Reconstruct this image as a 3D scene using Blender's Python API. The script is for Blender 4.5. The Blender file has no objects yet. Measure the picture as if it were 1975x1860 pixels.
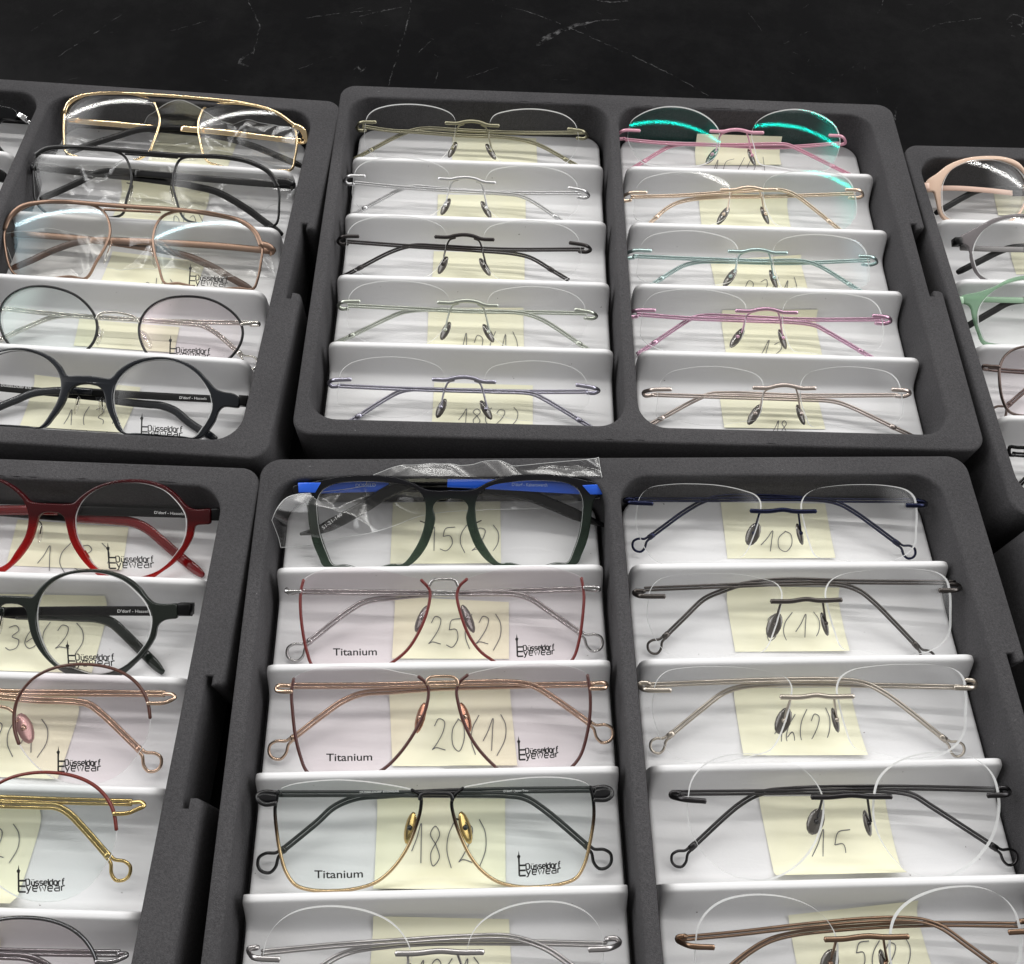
import bpy, math, random
from mathutils import Vector, Matrix
from mathutils.geometry import tessellate_polygon

# ------------------------------------------------------------------ camera, light, exposure
SC = bpy.context.scene
U = 0.009                     # one working unit in metres
F_PX, PX_W, PX_H = 1700.0, 1975.0, 1860.0
CAM_H, PITCH, ROLL = 39.99, 1.08671, -0.07607
TABLE = -3.2                  # table top below the divider tops (units)


def basis(pitch, roll):
    r = Vector((1, 0, 0)); f = Vector((0, math.cos(pitch), -math.sin(pitch))); d = f.cross(r)
    c, s = math.cos(roll), math.sin(roll)
    return c * r + s * d, -s * r + c * d, f


RIGHT, DOWN, FWD = basis(PITCH, ROLL)
EYE = Vector((0, 0, CAM_H))
cam_data = bpy.data.cameras.new('camera'); cam = bpy.data.objects.new('camera', cam_data)
SC.collection.objects.link(cam); SC.camera = cam
cam_data.sensor_fit = 'HORIZONTAL'; cam_data.sensor_width = 36
cam_data.lens = 36 * F_PX / PX_W
cam_data.clip_start = 0.01; cam_data.clip_end = 50
m = Matrix((RIGHT, -DOWN, -FWD)).transposed().to_4x4()
m.translation = Vector((0, 0, (CAM_H - TABLE) * U)); cam.matrix_world = m

w = bpy.data.worlds.new('World'); SC.world = w; w.use_nodes = True
nt = w.node_tree; bg = nt.nodes['Background']
tc = nt.nodes.new('ShaderNodeTexCoord'); sep = nt.nodes.new('ShaderNodeSeparateXYZ'); rp = nt.nodes.new('ShaderNodeValToRGB')
mp = nt.nodes.new('ShaderNodeMapRange'); mp.inputs[1].default_value = -1; mp.inputs[2].default_value = 1
nt.links.new(tc.outputs['Generated'], sep.inputs[0]); nt.links.new(sep.outputs['Z'], mp.inputs[0]); nt.links.new(mp.outputs[0], rp.inputs[0])
rp.color_ramp.elements[0].position = 0.45; rp.color_ramp.elements[0].color = (0.012, 0.012, 0.012, 1)
rp.color_ramp.elements[1].position = 0.95; rp.color_ramp.elements[1].color = (0.27, 0.264, 0.255, 1)
e = rp.color_ramp.elements.new(0.72); e.color = (0.27, 0.263, 0.252, 1)
# bright bands added to the world on either side as soft fill light
dt = nt.nodes.new('ShaderNodeVectorMath'); dt.operation = 'DOT_PRODUCT'; dt.inputs[1].default_value = (0.87, 0.22, 0.44)
ab = nt.nodes.new('ShaderNodeVectorMath'); ab.operation = 'ABSOLUTE'; cmb = nt.nodes.new('ShaderNodeCombineXYZ'); s2 = nt.nodes.new('ShaderNodeSeparateXYZ')
nt.links.new(tc.outputs['Generated'], ab.inputs[0]); nt.links.new(ab.outputs[0], s2.inputs[0])
nt.links.new(s2.outputs['X'], cmb.inputs[0]); nt.links.new(sep.outputs['Y'], cmb.inputs[1]); nt.links.new(sep.outputs['Z'], cmb.inputs[2]); nt.links.new(cmb.outputs[0], dt.inputs[0])
side_fill = nt.nodes.new('ShaderNodeMapRange'); side_fill.interpolation_type = 'SMOOTHSTEP'; side_fill.inputs[1].default_value = .82; side_fill.inputs[2].default_value = .98; side_fill.inputs[3].default_value = 0; side_fill.inputs[4].default_value = 3.0
nt.links.new(dt.outputs['Value'], side_fill.inputs[0])
ad = nt.nodes.new('ShaderNodeMix'); ad.data_type = 'RGBA'; ad.blend_type = 'ADD'; ad.inputs[0].default_value = 1; nt.links.new(rp.outputs[0], ad.inputs[6]); nt.links.new(side_fill.outputs[0], ad.inputs[7])
ad.clamp_result = False
nt.links.new(ad.outputs[2], bg.inputs[0]); bg.inputs[1].default_value = 1.0

def tube_lamp(name, x, y, z, lx, power):
    l = bpy.data.lights.new(name, 'AREA'); l.shape = 'RECTANGLE'; l.size = lx; l.size_y = 0.045
    l.energy = power; l.color = (1.0, 0.985, 0.95)
    o = bpy.data.objects.new(name, l); SC.collection.objects.link(o); o.location = (x, y, z)
for row_y, pw in ((1.45, 11.5), (2.5, 14)):
    for k in range(-2, 2):
        tube_lamp('ceiling_tube_light', 0.62 + k * 1.5, row_y, 2.1, 1.46, pw)

SC.view_settings.view_transform = 'Standard'; SC.view_settings.look = 'None'
SC.view_settings.exposure = 0.08; SC.view_settings.gamma = 1.0; SC.view_settings.use_curve_mapping = False
SC.render.engine = 'CYCLES'
SC.cycles.max_bounces = 14; SC.cycles.transparent_max_bounces = 40; SC.cycles.glossy_bounces = 6
SC.cycles.caustics_reflective = False; SC.cycles.caustics_refractive = False
SC.cycles.use_denoising = True; SC.cycles.use_adaptive_sampling = False
SC.cycles.sample_clamp_indirect = 6

random.seed(7)
rnd = random.uniform

# ------------------------------------------------------------------ measuring: photograph point -> ray -> real surface
def ray(p):
    d = RIGHT * ((p[0] - PX_W / 2) / F_PX) + DOWN * ((p[1] - PX_H / 2) / F_PX) + FWD
    return EYE.copy(), d

ZW = {1: (0, 140, 2.992), 2: (0, 500, 2.992), 3: (620, 160, 3.405), 4: (580, 500, 3.086), 5: (1160, 180, 3.292),
      6: (1180, 520, 2.743), 7: (0, 880, 3.798), 8: (0, 1280, 3.207), 9: (490, 870, 2.705), 10: (470, 1260, 2.633),
      11: (1160, 880, 2.423), 12: (1180, 1400, 2.484), 13: (1720, 260, 2.659), 14: (380, 1650, 2.2965), 15: (0, 150, 9.3), 0: (0, 0, 1)}
def Z(k, *a):
    """flat list of coordinates read in magnified window k -> photograph points"""
    ox, oy, s = ZW[k]
    return [(ox + a[i] / s, oy + a[i + 1] / s) for i in range(0, len(a), 2)]

PITCH_Y, COL_W, COL_STEP, FLOOR = 4.7817, 16.0, 17.4222, -1.65
POSE = {'B': (-11.65208, 43.33458, 0.05856), 'E': (-11.10652, 15.44545, 0.09244), 'A': (-48.52198, 41.28638, 0.0136), 'D': (-47.63428, 13.14644, 0.04331), 'C': (25.29442, 41.79552, 0.07576)}
def to_local(t, P):
    x0, y0, a = POSE[t]; dx, dy = P.x - x0, P.y - y0
    return Vector((dx * math.cos(a) + dy * math.sin(a), -dx * math.sin(a) + dy * math.cos(a), P.z))
def vec_local(t, d):
    a = POSE[t][2]
    return Vector((d.x * math.cos(a) + d.y * math.sin(a), -d.x * math.sin(a) + d.y * math.cos(a), d.z))
def tray_matrix(t):
    x0, y0, a = POSE[t]
    return Matrix.Translation(Vector((x0 * U, y0 * U, -TABLE * U))) @ Matrix.Rotation(a, 4, 'Z')
def lray(t, p):
    o, d = ray(p); return to_local(t, o), vec_local(t, d)

RIDGE = [(0, -.30), (.012, -.10), (.04, -.03), (.09, -.005), (.15, 0), (.24, -.005), (.31, -.035), (.36, -.10), (.42, -.2), (.6, -.58), (.8, -1.0),
         (.92, -1.22), (1.05, -1.40), (1.2, -1.52), (1.4, -1.60), (1.7, -1.64), (2.1, -1.65)]
def prof(y):
    """height of the white insert surface at tray-local y"""
    if y > 0: return FLOOR
    u = -y
    if u > 4 * PITCH_Y + 1e-6 and False: pass
    k = min(int(u / PITCH_Y), 3); u -= k * PITCH_Y
    if u >= 2.1: return FLOOR
    for (a, za), (b, zb) in zip(RIDGE, RIDGE[1:]):
        if u <= b: return za + (zb - za) * (u - a) / (b - a)
    return FLOOR
def hit_surface(t, p, c=0.05, fn=None):
    """first point where the view ray through photo point p comes down on the insert (plus c)"""
    fn = fn or prof
    o, d = lray(t, p); k = (1.2 - o.z) / d.z; step = 0.02 / -d.z
    while True:
        P = o + d * k
        if P.z <= fn(P.y) + c or P.z < -3: return P
        k += step

# ------------------------------------------------------------------ mesh helpers (working units)
def catmull(pts, step=0.12, closed=False):
    P = [Vector(p) for p in pts]; n = len(P)
    if n < 3 and not closed:
        a, b = P[0], P[-1]; k = max(1, int((b - a).length / step)); return [a.lerp(b, i / k) for i in range(k + 1)]
    out = []; segs = n if closed else n - 1
    for i in range(segs):
        p1, p2 = P[i], P[(i + 1) % n]
        p0 = P[i - 1] if (closed or i > 0) else p1 * 2 - p2
        p3 = P[(i + 2) % n] if (closed or i + 2 < n) else p2 * 2 - p1
        t0 = 0; t1 = max((p1 - p0).length, 1e-6) ** .5; t2 = t1 + max((p2 - p1).length, 1e-6) ** .5; t3 = t2 + max((p3 - p2).length, 1e-6) ** .5
        k = max(1, int(math.ceil((p2 - p1).length / step)))
        for j in range(k):
            t = t1 + (t2 - t1) * j / k
            A1 = p0 * ((t1 - t) / (t1 - t0)) + p1 * ((t - t0) / (t1 - t0)); A2 = p1 * ((t2 - t) / (t2 - t1)) + p2 * ((t - t1) / (t2 - t1))
            A3 = p2 * ((t3 - t) / (t3 - t2)) + p3 * ((t - t2) / (t3 - t2))
            B1 = A1 * ((t2 - t) / (t2 - t0)) + A2 * ((t - t0) / (t2 - t0)); B2 = A2 * ((t3 - t) / (t3 - t1)) + A3 * ((t - t1) / (t3 - t1))
            out.append(B1 * ((t2 - t) / (t2 - t1)) + B2 * ((t - t1) / (t2 - t1)))
    if not closed: out.append(P[-1])
    return out

def tube(pts, r=0.06, rz=None, n=10, closed=False, taper=None, up=Vector((0, 0, 1))):
    """swept tube; r in the lens plane, rz across it; taper(s) scales both along the length"""
    rz = rz or r; V, Fc = [], []; N = len(pts)
    for i, p in enumerate(pts):
        a = pts[(i - 1) % N] if (closed or i) else pts[i]; b = pts[(i + 1) % N] if (closed or i < N - 1) else pts[i]
        t = (b - a); t = t.normalized() if t.length > 1e-9 else Vector((1, 0, 0))
        s = up.cross(t)
        if s.length < 1e-3: s = Vector((1, 0, 0)).cross(t)
        s.normalize(); q = t.cross(s)
        k = taper(i / max(1, N - 1)) if taper else 1
        for j in range(n):
            th = 2 * math.pi * j / n
            V.append(p + s * (r * k * math.cos(th)) + q * (rz * k * math.sin(th)))
    for i in range(N if closed else N - 1):
        for j in range(n):
            a = i * n + j; b = i * n + (j + 1) % n; i2 = (i + 1) % N
            Fc.append((a, b, i2 * n + (j + 1) % n, i2 * n + j))
    if not closed:
        for base, rev, sgn in ((0, True, -1), ((N - 1) * n, False, 1)):
            a = pts[0] if rev else pts[-1]; b = pts[1] if rev else pts[-2]
            c = len(V); k = (taper(0 if rev else 1) if taper else 1)
            V.append(a + (a - b).normalized() * min(r, rz) * .7 * k)
            for j in range(n):
                q = (base + (j + 1) % n, base + j, c); Fc.append(q if rev else q[::-1])
    return V, Fc

def offset_loop(L, d):
    n = len(L); out = []
    for i in range(n):
        a, b = L[i - 1], L[(i + 1) % n]; t = Vector((b[0] - a[0], b[1] - a[1])); t.normalize()
        out.append(Vector((L[i][0] - t.y * d, L[i][1] + t.x * d)))
    return out
def area2(L): return sum(L[i - 1][0] * L[i][1] - L[i][0] * L[i - 1][1] for i in range(len(L)))
def plate(loops, z0, z1, b=0.05, steps=2, btm=True):
    """flat solid with rounded edges: loops[0] outline, the rest holes"""
    LS = []
    for i, L in enumerate(loops):
        L = [Vector((p[0], p[1])) for p in L]
        if (area2(L) > 0) != (i == 0): L.reverse()
        LS.append(L)
    prof_ = [(b * (1 - math.sin(k / steps * math.pi / 2)), z1 - b * (1 - math.cos(k / steps * math.pi / 2))) for k in range(steps + 1)]
    prof_ += [(o, z0 + (z1 - z)) for o, z in reversed(prof_)] if btm else [(0, z0)]
    V, Fc = [], []; caps = {0: [], len(prof_) - 1: []}
    for L in LS:
        n = len(L); base = len(V)
        for li, (o, z) in enumerate(prof_):
            for p in (offset_loop(L, o) if o > 1e-9 else L): V.append(Vector((p[0], p[1], z)))
            if li in caps: caps[li].append(list(range(base + li * n, base + (li + 1) * n)))
        for li in range(len(prof_) - 1):
            for j in range(n):
                a = base + li * n + j; c = base + li * n + (j + 1) % n
                Fc.append((a, a + n, c + n, c))
    for li, idx in caps.items():
        if li and not btm: continue
        flat = [i for l in idx for i in l]
        tri = tessellate_polygon([[V[i] for i in l] for l in idx])
        for t in tri:
            t = [flat[i] for i in t]
            nrm = (V[t[1]] - V[t[0]]).cross(V[t[2]] - V[t[0]]).z
            if (nrm > 0) != (li == 0): t.reverse()
            Fc.append(tuple(t))
    return V, Fc
def join(*parts):
    V, Fc = [], []
    for v, f in parts:
        o = len(V); V += v; Fc += [tuple(i + o for i in q) for q in f]
    return V, Fc
def ball(c, rx, ry=None, rz=None, nu=12, nv=8, M=None):
    ry = ry or rx; rz = rz or rx; V = []; Fc = []
    for i in range(nv + 1):
        th = math.pi * i / nv
        for j in range(nu):
            ph = 2 * math.pi * j / nu
            q = Vector((rx * math.sin(th) * math.cos(ph), ry * math.sin(th) * math.sin(ph), rz * math.cos(th)))
            V.append(Vector(c) + (M @ q if M else q))
    for i in range(nv):
        for j in range(nu):
            a = i * nu + j; b = i * nu + (j + 1) % nu
            Fc.append((a, a + nu, b + nu, b))
    return V, Fc
def box(c, hx, hy, hz, M=None):
    L = [(-hx, -hy), (hx, -hy), (hx, hy), (-hx, hy)]
    V, Fc = plate([L], -hz, hz, min(hx, hy, hz) * .3, 2)
    return [Vector(c) + (M @ v if M else v) for v in V], Fc
def ribbon(pts, wd, zfn=None, up=Vector((0, 0, 1)), wfn=None):
    V, Fc = [], []; N = len(pts)
    for i, p in enumerate(pts):
        a = pts[max(0, i - 1)]; b = pts[min(N - 1, i + 1)]; t = b - a
        s = up.cross(t)
        if s.length < 1e-9: s = Vector((0, 1, 0))
        s.normalize(); k = wd / 2 * (wfn(i / max(1, N - 1)) if wfn else 1)
        V += [p - s * k, p + s * k]
        if i: Fc.append((2 * i - 2, 2 * i, 2 * i + 1, 2 * i - 1))
    return V, Fc

def link(name, data, parent=None, mats=(), smooth=True, fm=None, nrm=None):
    V, Fc = data
    me = bpy.data.meshes.new(name); me.from_pydata([tuple(v * U) for v in V], [], Fc)
    for mt in (mats if isinstance(mats, (list, tuple)) else [mats]): me.materials.append(mt)
    if smooth: me.polygons.foreach_set('use_smooth', [True] * len(me.polygons))
    if fm: me.polygons.foreach_set('material_index', fm)
    if nrm: me.normals_split_custom_set_from_vertices([tuple(v) for v in nrm])
    me.update()
    o = bpy.data.objects.new(name, me); SC.collection.objects.link(o)
    if parent: o.parent = parent
    return o
def empty(name, M):
    o = bpy.data.objects.new(name, None); SC.collection.objects.link(o); o.matrix_world = M; o.empty_display_size = .01
    return o
def tag(o, label=None, cat=None, group=None, kind=None):
    for k, v in (('label', label), ('category', cat), ('group', group), ('kind', kind)):
        if v: o[k] = v
    return o

# ------------------------------------------------------------------ materials
def mat(name, color=(.5, .5, .5), rough=.5, metal=0.0, spec=.5, coat=0.0, trans=0.0, ior=1.5):
    m = bpy.data.materials.new(name); m.use_nodes = True; b = m.node_tree.nodes['Principled BSDF']
    b.inputs['Base Color'].default_value = (*color, 1); b.inputs['Roughness'].default_value = rough; b.inputs['Metallic'].default_value = metal
    b.inputs['Specular IOR Level'].default_value = spec; b.inputs['Coat Weight'].default_value = coat
    b.inputs['Transmission Weight'].default_value = trans; b.inputs['IOR'].default_value = ior
    return m
def nd(m, t, **k):
    n = m.node_tree.nodes.new(t)
    for a, v in k.items(): setattr(n, a, v)
    return n
def lk(m, a, b): m.node_tree.links.new(a, b)
def noise(m, scale, detail=4, rough=.6, coord='Object', vec=None):
    n = nd(m, 'ShaderNodeTexNoise'); n.inputs['Scale'].default_value = scale; n.inputs['Detail'].default_value = detail; n.inputs['Roughness'].default_value = rough
    if vec is None: t = nd(m, 'ShaderNodeTexCoord'); vec = t.outputs[coord]
    lk(m, vec, n.inputs['Vector']); return n
def ramp(m, fac, stops):
    r = nd(m, 'ShaderNodeValToRGB'); el = r.color_ramp.elements
    while len(el) < len(stops): el.new(.5)
    for e_, (p, c) in zip(el, stops): e_.position = p; e_.color = (*c, 1) if len(c) == 3 else c
    lk(m, fac, r.inputs[0]); return r
def bump(m, h, strength, dist=.001):
    b = nd(m, 'ShaderNodeBump'); b.inputs['Strength'].default_value = strength; b.inputs['Distance'].default_value = dist
    lk(m, h, b.inputs['Height']); return b

_mt = {}
def metal(c, r=.24):
    k = ('m', c, r)
    if k not in _mt:
        _mt[k] = mat('metal', c, r, 1.0)
    return _mt[k]
def paint(c, r=.3, coat=.4):
    k = ('p', c, r)
    if k not in _mt: _mt[k] = mat('lacquer', c, r, 0.0, .5, coat)
    return _mt[k]

def foam_material():
    m = mat('charcoal_foam', (.12, .12, .125), 1.0, 0, .08); b = m.node_tree.nodes['Principled BSDF']
    n1 = noise(m, 18, 4, .6); n2 = noise(m, 2300, 2, .6); n3 = noise(m, 900, 4, .75)
    mx = nd(m, 'ShaderNodeMath', operation='MULTIPLY_ADD'); mx.inputs[1].default_value = .8; lk(m, n2.outputs['Fac'], mx.inputs[0]); lk(m, n3.outputs['Fac'], mx.inputs[2])
    mx2 = nd(m, 'ShaderNodeMath', operation='MULTIPLY_ADD'); mx2.inputs[1].default_value = .4; lk(m, n1.outputs['Fac'], mx2.inputs[0]); lk(m, mx.outputs[0], mx2.inputs[2])
    sc_ = nd(m, 'ShaderNodeMapRange'); sc_.inputs[1].default_value = .65; sc_.inputs[2].default_value = 1.4; lk(m, mx2.outputs[0], sc_.inputs[0])
    r = ramp(m, sc_.outputs[0], [(.1, (.043, .042, .0447)), (.5, (.062, .0607, .0642)), (.9, (.088, .0863, .0908))])
    n4 = noise(m, 7, 3, .55); n5 = noise(m, 640, 1, .4)
    wr = ramp(m, n4.outputs['Fac'], [(.35, (.86, .86, .86)), (.65, (1.16, 1.15, 1.14))]); li = ramp(m, n5.outputs['Fac'], [(.80, (0, 0, 0)), (.84, (.10, .10, .10))])
    mu = nd(m, 'ShaderNodeMix', data_type='RGBA', blend_type='MULTIPLY'); mu.inputs[0].default_value = 1; lk(m, r.outputs[0], mu.inputs[6]); lk(m, wr.outputs[0], mu.inputs[7])
    ad_ = nd(m, 'ShaderNodeMix', data_type='RGBA', blend_type='ADD'); ad_.inputs[0].default_value = 1; lk(m, mu.outputs[2], ad_.inputs[6]); lk(m, li.outputs[0], ad_.inputs[7])
    lk(m, ad_.outputs[2], b.inputs['Base Color'])
    bp = bump(m, n2.outputs['Fac'], .8, .0006); lk(m, bp.outputs[0], b.inputs['Normal'])
    return m
def insert_material():
    m = mat('white_plastic', (.8, .8, .81), .42, 0, .4); b = m.node_tree.nodes['Principled BSDF']
    n = noise(m, 9, 4); n2 = noise(m, 420, 2, .5)
    r = ramp(m, n.outputs['Fac'], [(.35, (.765, .762, .77)), (.7, (.80, .80, .815))])
    sp = ramp(m, n2.outputs['Fac'], [(.775, (1, 1, 1)), (.795, (.35, .33, .32))])
    mu = nd(m, 'ShaderNodeMix', data_type='RGBA', blend_type='MULTIPLY'); mu.inputs[0].default_value = 1
    lk(m, r.outputs[0], mu.inputs[6]); lk(m, sp.outputs[0], mu.inputs[7]); lk(m, mu.outputs[2], b.inputs['Base Color'])
    bp = bump(m, noise(m, 700, 3).outputs['Fac'], .12, .0004); lk(m, bp.outputs[0], b.inputs['Normal'])
    return m
def table_material():
    m = mat('black_table', (.004, .004, .0045), .32, 0, .06); b = m.node_tree.nodes['Principled BSDF']
    n = noise(m, 30, 6, .7); r = nd(m, 'ShaderNodeMapRange'); r.inputs[3].default_value = .1; r.inputs[4].default_value = .22
    lk(m, n.outputs['Fac'], r.inputs[0]); lk(m, r.outputs[0], b.inputs['Roughness'])
    n2 = noise(m, 14, 8, .75); c = ramp(m, n2.outputs['Fac'], [(.45, (.003, .003, .0035)), (.75, (.008, .008, .0085))]); lk(m, c.outputs[0], b.inputs['Base Color'])
    return m
def scratch_material():
    m = mat('scratch_grey', (.26, .26, .27), .6); b = m.node_tree.nodes['Principled BSDF']; out = m.node_tree.nodes['Material Output']
    tr = nd(m, 'ShaderNodeBsdfTransparent'); mx = nd(m, 'ShaderNodeMixShader'); n = noise(m, 160, 5, .75)
    r = ramp(m, n.outputs['Fac'], [(.47, (0, 0, 0)), (.85, (.44, .44, .44))])
    lk(m, r.outputs[0], mx.inputs[0]); lk(m, tr.outputs[0], mx.inputs[1]); lk(m, b.outputs[0], mx.inputs[2]); lk(m, mx.outputs[0], out.inputs[0])
    return m
def lens_material(name, coat=(1, 1, 1), k=1.0, tint=(.985, .985, .985)):
    """thin clear plastic: see-through body, Fresnel reflection in the colour of its coating"""
    m = bpy.data.materials.new(name); m.use_nodes = True; nt = m.node_tree; nt.nodes.remove(nt.nodes['Principled BSDF']); out = nt.nodes['Material Output']
    tr = nd(m, 'ShaderNodeBsdfTransparent'); tr.inputs[0].default_value = (*tint, 1)
    gl = nd(m, 'ShaderNodeBsdfGlossy', distribution='BECKMANN'); gl.inputs['Roughness'].default_value = .095; gl.inputs['Color'].default_value = (*coat, 1)
    fr = nd(m, 'ShaderNodeFresnel'); ge = nd(m, 'ShaderNodeNewGeometry'); io = nd(m, 'ShaderNodeMapRange')
    io.inputs[3].default_value = 1.5; io.inputs[4].default_value = 1 / 1.5; lk(m, ge.outputs['Backfacing'], io.inputs[0]); lk(m, io.outputs[0], fr.inputs[0])
    ml = nd(m, 'ShaderNodeMath', operation='MULTIPLY'); ml.inputs[1].default_value = k; lk(m, fr.outputs[0], ml.inputs[0])
    mx = nd(m, 'ShaderNodeMixShader'); lk(m, ml.outputs[0], mx.inputs[0]); lk(m, tr.outputs[0], mx.inputs[1]); lk(m, gl.outputs[0], mx.inputs[2]); lk(m, mx.outputs[0], out.inputs[0])
    return m
def film_material():
    m = lens_material('cellophane', (1, 1, 1), 1.9, (.965, .965, .965))
    for n in m.node_tree.nodes:
        if n.type == 'BSDF_GLOSSY': n.inputs['Roughness'].default_value = .19; n.distribution = 'GGX'
    return m
def edge_material():
    m = bpy.data.materials.new('lens_edge'); m.use_nodes = True; nt = m.node_tree; b = nt.nodes['Principled BSDF']; out = nt.nodes['Material Output']
    b.inputs['Base Color'].default_value = (.86, .87, .87, 1); b.inputs['Roughness'].default_value = .35
    tr = nd(m, 'ShaderNodeBsdfTransparent'); tl = nd(m, 'ShaderNodeBsdfTranslucent'); tl.inputs[0].default_value = (.85, .86, .86, 1)
    a = nd(m, 'ShaderNodeMixShader'); a.inputs[0].default_value = .4; lk(m, b.outputs[0], a.inputs[1]); lk(m, tl.outputs[0], a.inputs[2])
    c = nd(m, 'ShaderNodeMixShader'); c.inputs[0].default_value = .92; lk(m, tr.outputs[0], c.inputs[1]); lk(m, a.outputs[0], c.inputs[2]); lk(m, c.outputs[0], out.inputs[0])
    return m
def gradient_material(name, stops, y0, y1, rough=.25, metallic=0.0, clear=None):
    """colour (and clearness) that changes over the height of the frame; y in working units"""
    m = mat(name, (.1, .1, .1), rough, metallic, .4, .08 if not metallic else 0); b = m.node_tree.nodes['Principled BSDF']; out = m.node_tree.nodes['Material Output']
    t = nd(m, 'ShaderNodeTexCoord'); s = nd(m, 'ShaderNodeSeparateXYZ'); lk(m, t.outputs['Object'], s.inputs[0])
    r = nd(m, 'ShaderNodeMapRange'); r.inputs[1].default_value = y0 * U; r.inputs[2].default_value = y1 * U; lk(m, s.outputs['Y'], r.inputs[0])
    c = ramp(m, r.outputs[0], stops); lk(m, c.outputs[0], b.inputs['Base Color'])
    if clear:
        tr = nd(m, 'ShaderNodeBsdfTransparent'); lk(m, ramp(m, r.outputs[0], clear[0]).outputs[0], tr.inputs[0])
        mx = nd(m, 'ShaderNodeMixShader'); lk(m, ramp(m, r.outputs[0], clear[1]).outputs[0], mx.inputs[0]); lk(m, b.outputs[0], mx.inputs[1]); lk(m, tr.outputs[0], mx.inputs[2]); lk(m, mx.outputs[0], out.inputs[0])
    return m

FOAM, WHITE, TABLE_M, SCRATCH = foam_material(), insert_material(), table_material(), scratch_material()
LENS = lens_material('clear_lens', (1, 1, 1), .55)
LENS_ROSE = lens_material('coated_lens_rose', (1.0, .80, .86), .8, (.979, .960, .966))
LENS_GREEN = lens_material('coated_lens_green', (.80, 1.0, .93), .8, (.976, .989, .985))
LENS_CYAN = lens_material('coated_lens_cyan', (.0, 1.0, .78), .5)
LENS_BLUE = lens_material('coated_lens_blue', (.62, .88, 1.0), .6, (.985, .98, .97))
FILM, EDGE = film_material(), edge_material()
INK = mat('black_print', (.01, .01, .01), .5); PEN = mat('pencil_line', (.12, .12, .13), .6); WHITE_PRINT = mat('white_print', (.75, .75, .75), .5)
SILICONE = lens_material('clear_silicone', (1, 1, 1), 2.2, (.90, .89, .86))
PAD = mat('smoked_pad', (.085, .076, .066), .07, .35, .8, .7)
def note_material():
    m = mat('yellow_paper', (.88, .86, .66), .8, 0, .2); b = m.node_tree.nodes['Principled BSDF']
    n = noise(m, 60, 4); c = ramp(m, n.outputs['Fac'], [(.3, (.875, .855, .645)), (.7, (.89, .875, .685))]); lk(m, c.outputs[0], b.inputs['Base Color'])
    return m
NOTE = note_material()

# ------------------------------------------------------------------ table
tb = link('table', plate([[(-130, -30), (140, -30), (140, 110), (-130, 110)]], TABLE - 3, TABLE, .15, 3), None, TABLE_M)
tb.location.z = -TABLE * U; tag(tb, kind='structure')
def on_plane(p, z):
    o, d = ray(p); return o + d * ((z - o.z) / d.z)
scr = []
def scratch(pts, wd, jitter=.05):
    P = [on_plane(p, TABLE + .03) for p in Z(0, *pts)]
    P = catmull(P, .25); P = [q + Vector((rnd(-1, 1) * jitter, rnd(-1, 1) * jitter, 0)) for q in P]
    scr.append(ribbon(P, wd * .72, wfn=lambda s: .35 + .65 * math.sin(math.pi * min(1, max(0, s))) ** .5))
for pts, wd in (((235, 28, 170, 72, 110, 110), .10), ((793, -5, 785, 50, 770, 95, 750, 165), .13), ((476, -5, 492, 30, 500, 52, 494, 80, 488, 105), .13), ((490, 100, 468, 112, 462, 122, 478, 128), .3),
                ((590, 35, 650, 27, 720, 20), .10), ((690, 33, 740, 21, 780, 14), .18), ((1030, 92, 1060, 72, 1100, 52, 1140, 44), .55), ((1045, 75, 1075, 62, 1100, 56), .4), ((1120, 46, 1160, 40, 1200, 38), .12),
                ((985, 14, 1040, 30, 1100, 55, 1180, 90, 1250, 122, 1320, 158, 1368, 186), .12), ((1775, 62, 1810, 47, 1850, 41, 1892, 35), .10), ((1731, 207, 1726, 218, 1727, 231), .2),
                ((1940, 40, 1955, 28, 1972, 34, 1968, 48, 1945, 44), .22), ((1945, 62, 1958, 72, 1976, 66), .3), ((1950, 52, 1962, 46, 1975, 55), .16), ((682, 135, 690, 128, 696, 138, 706, 130), .2), ((940, -3, 980, 12), .12), ((845, 140, 838, 165), .1),
                ((1690, 30, 1700, 12, 1705, -4), .1), ((1130, -2, 1180, 4, 1212, 2), .2), ((330, 60, 400, 40), .06), ((800, 110, 830, 80), .08), ((1500, 90, 1560, 60), .05), ((1600, 160, 1660, 120), .05), ((60, 60, 120, 20), .05), ((560, 140, 640, 110), .05), ((900, 150, 960, 130), .06), ((1440, 20, 1470, 60), .05)):
    scratch(pts, wd)
for _ in range(45):
    x = rnd(0, 1975); y = rnd(-10, 180); a = rnd(0, 6.28); L = rnd(5, 35)
    scratch((x, y, x + L * math.cos(a), y + L * .4 * math.sin(a)), rnd(.02, .045), .01)
so = link('scratches', join(*scr), tb, SCRATCH); so.location = (0, 0, 0)

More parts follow.
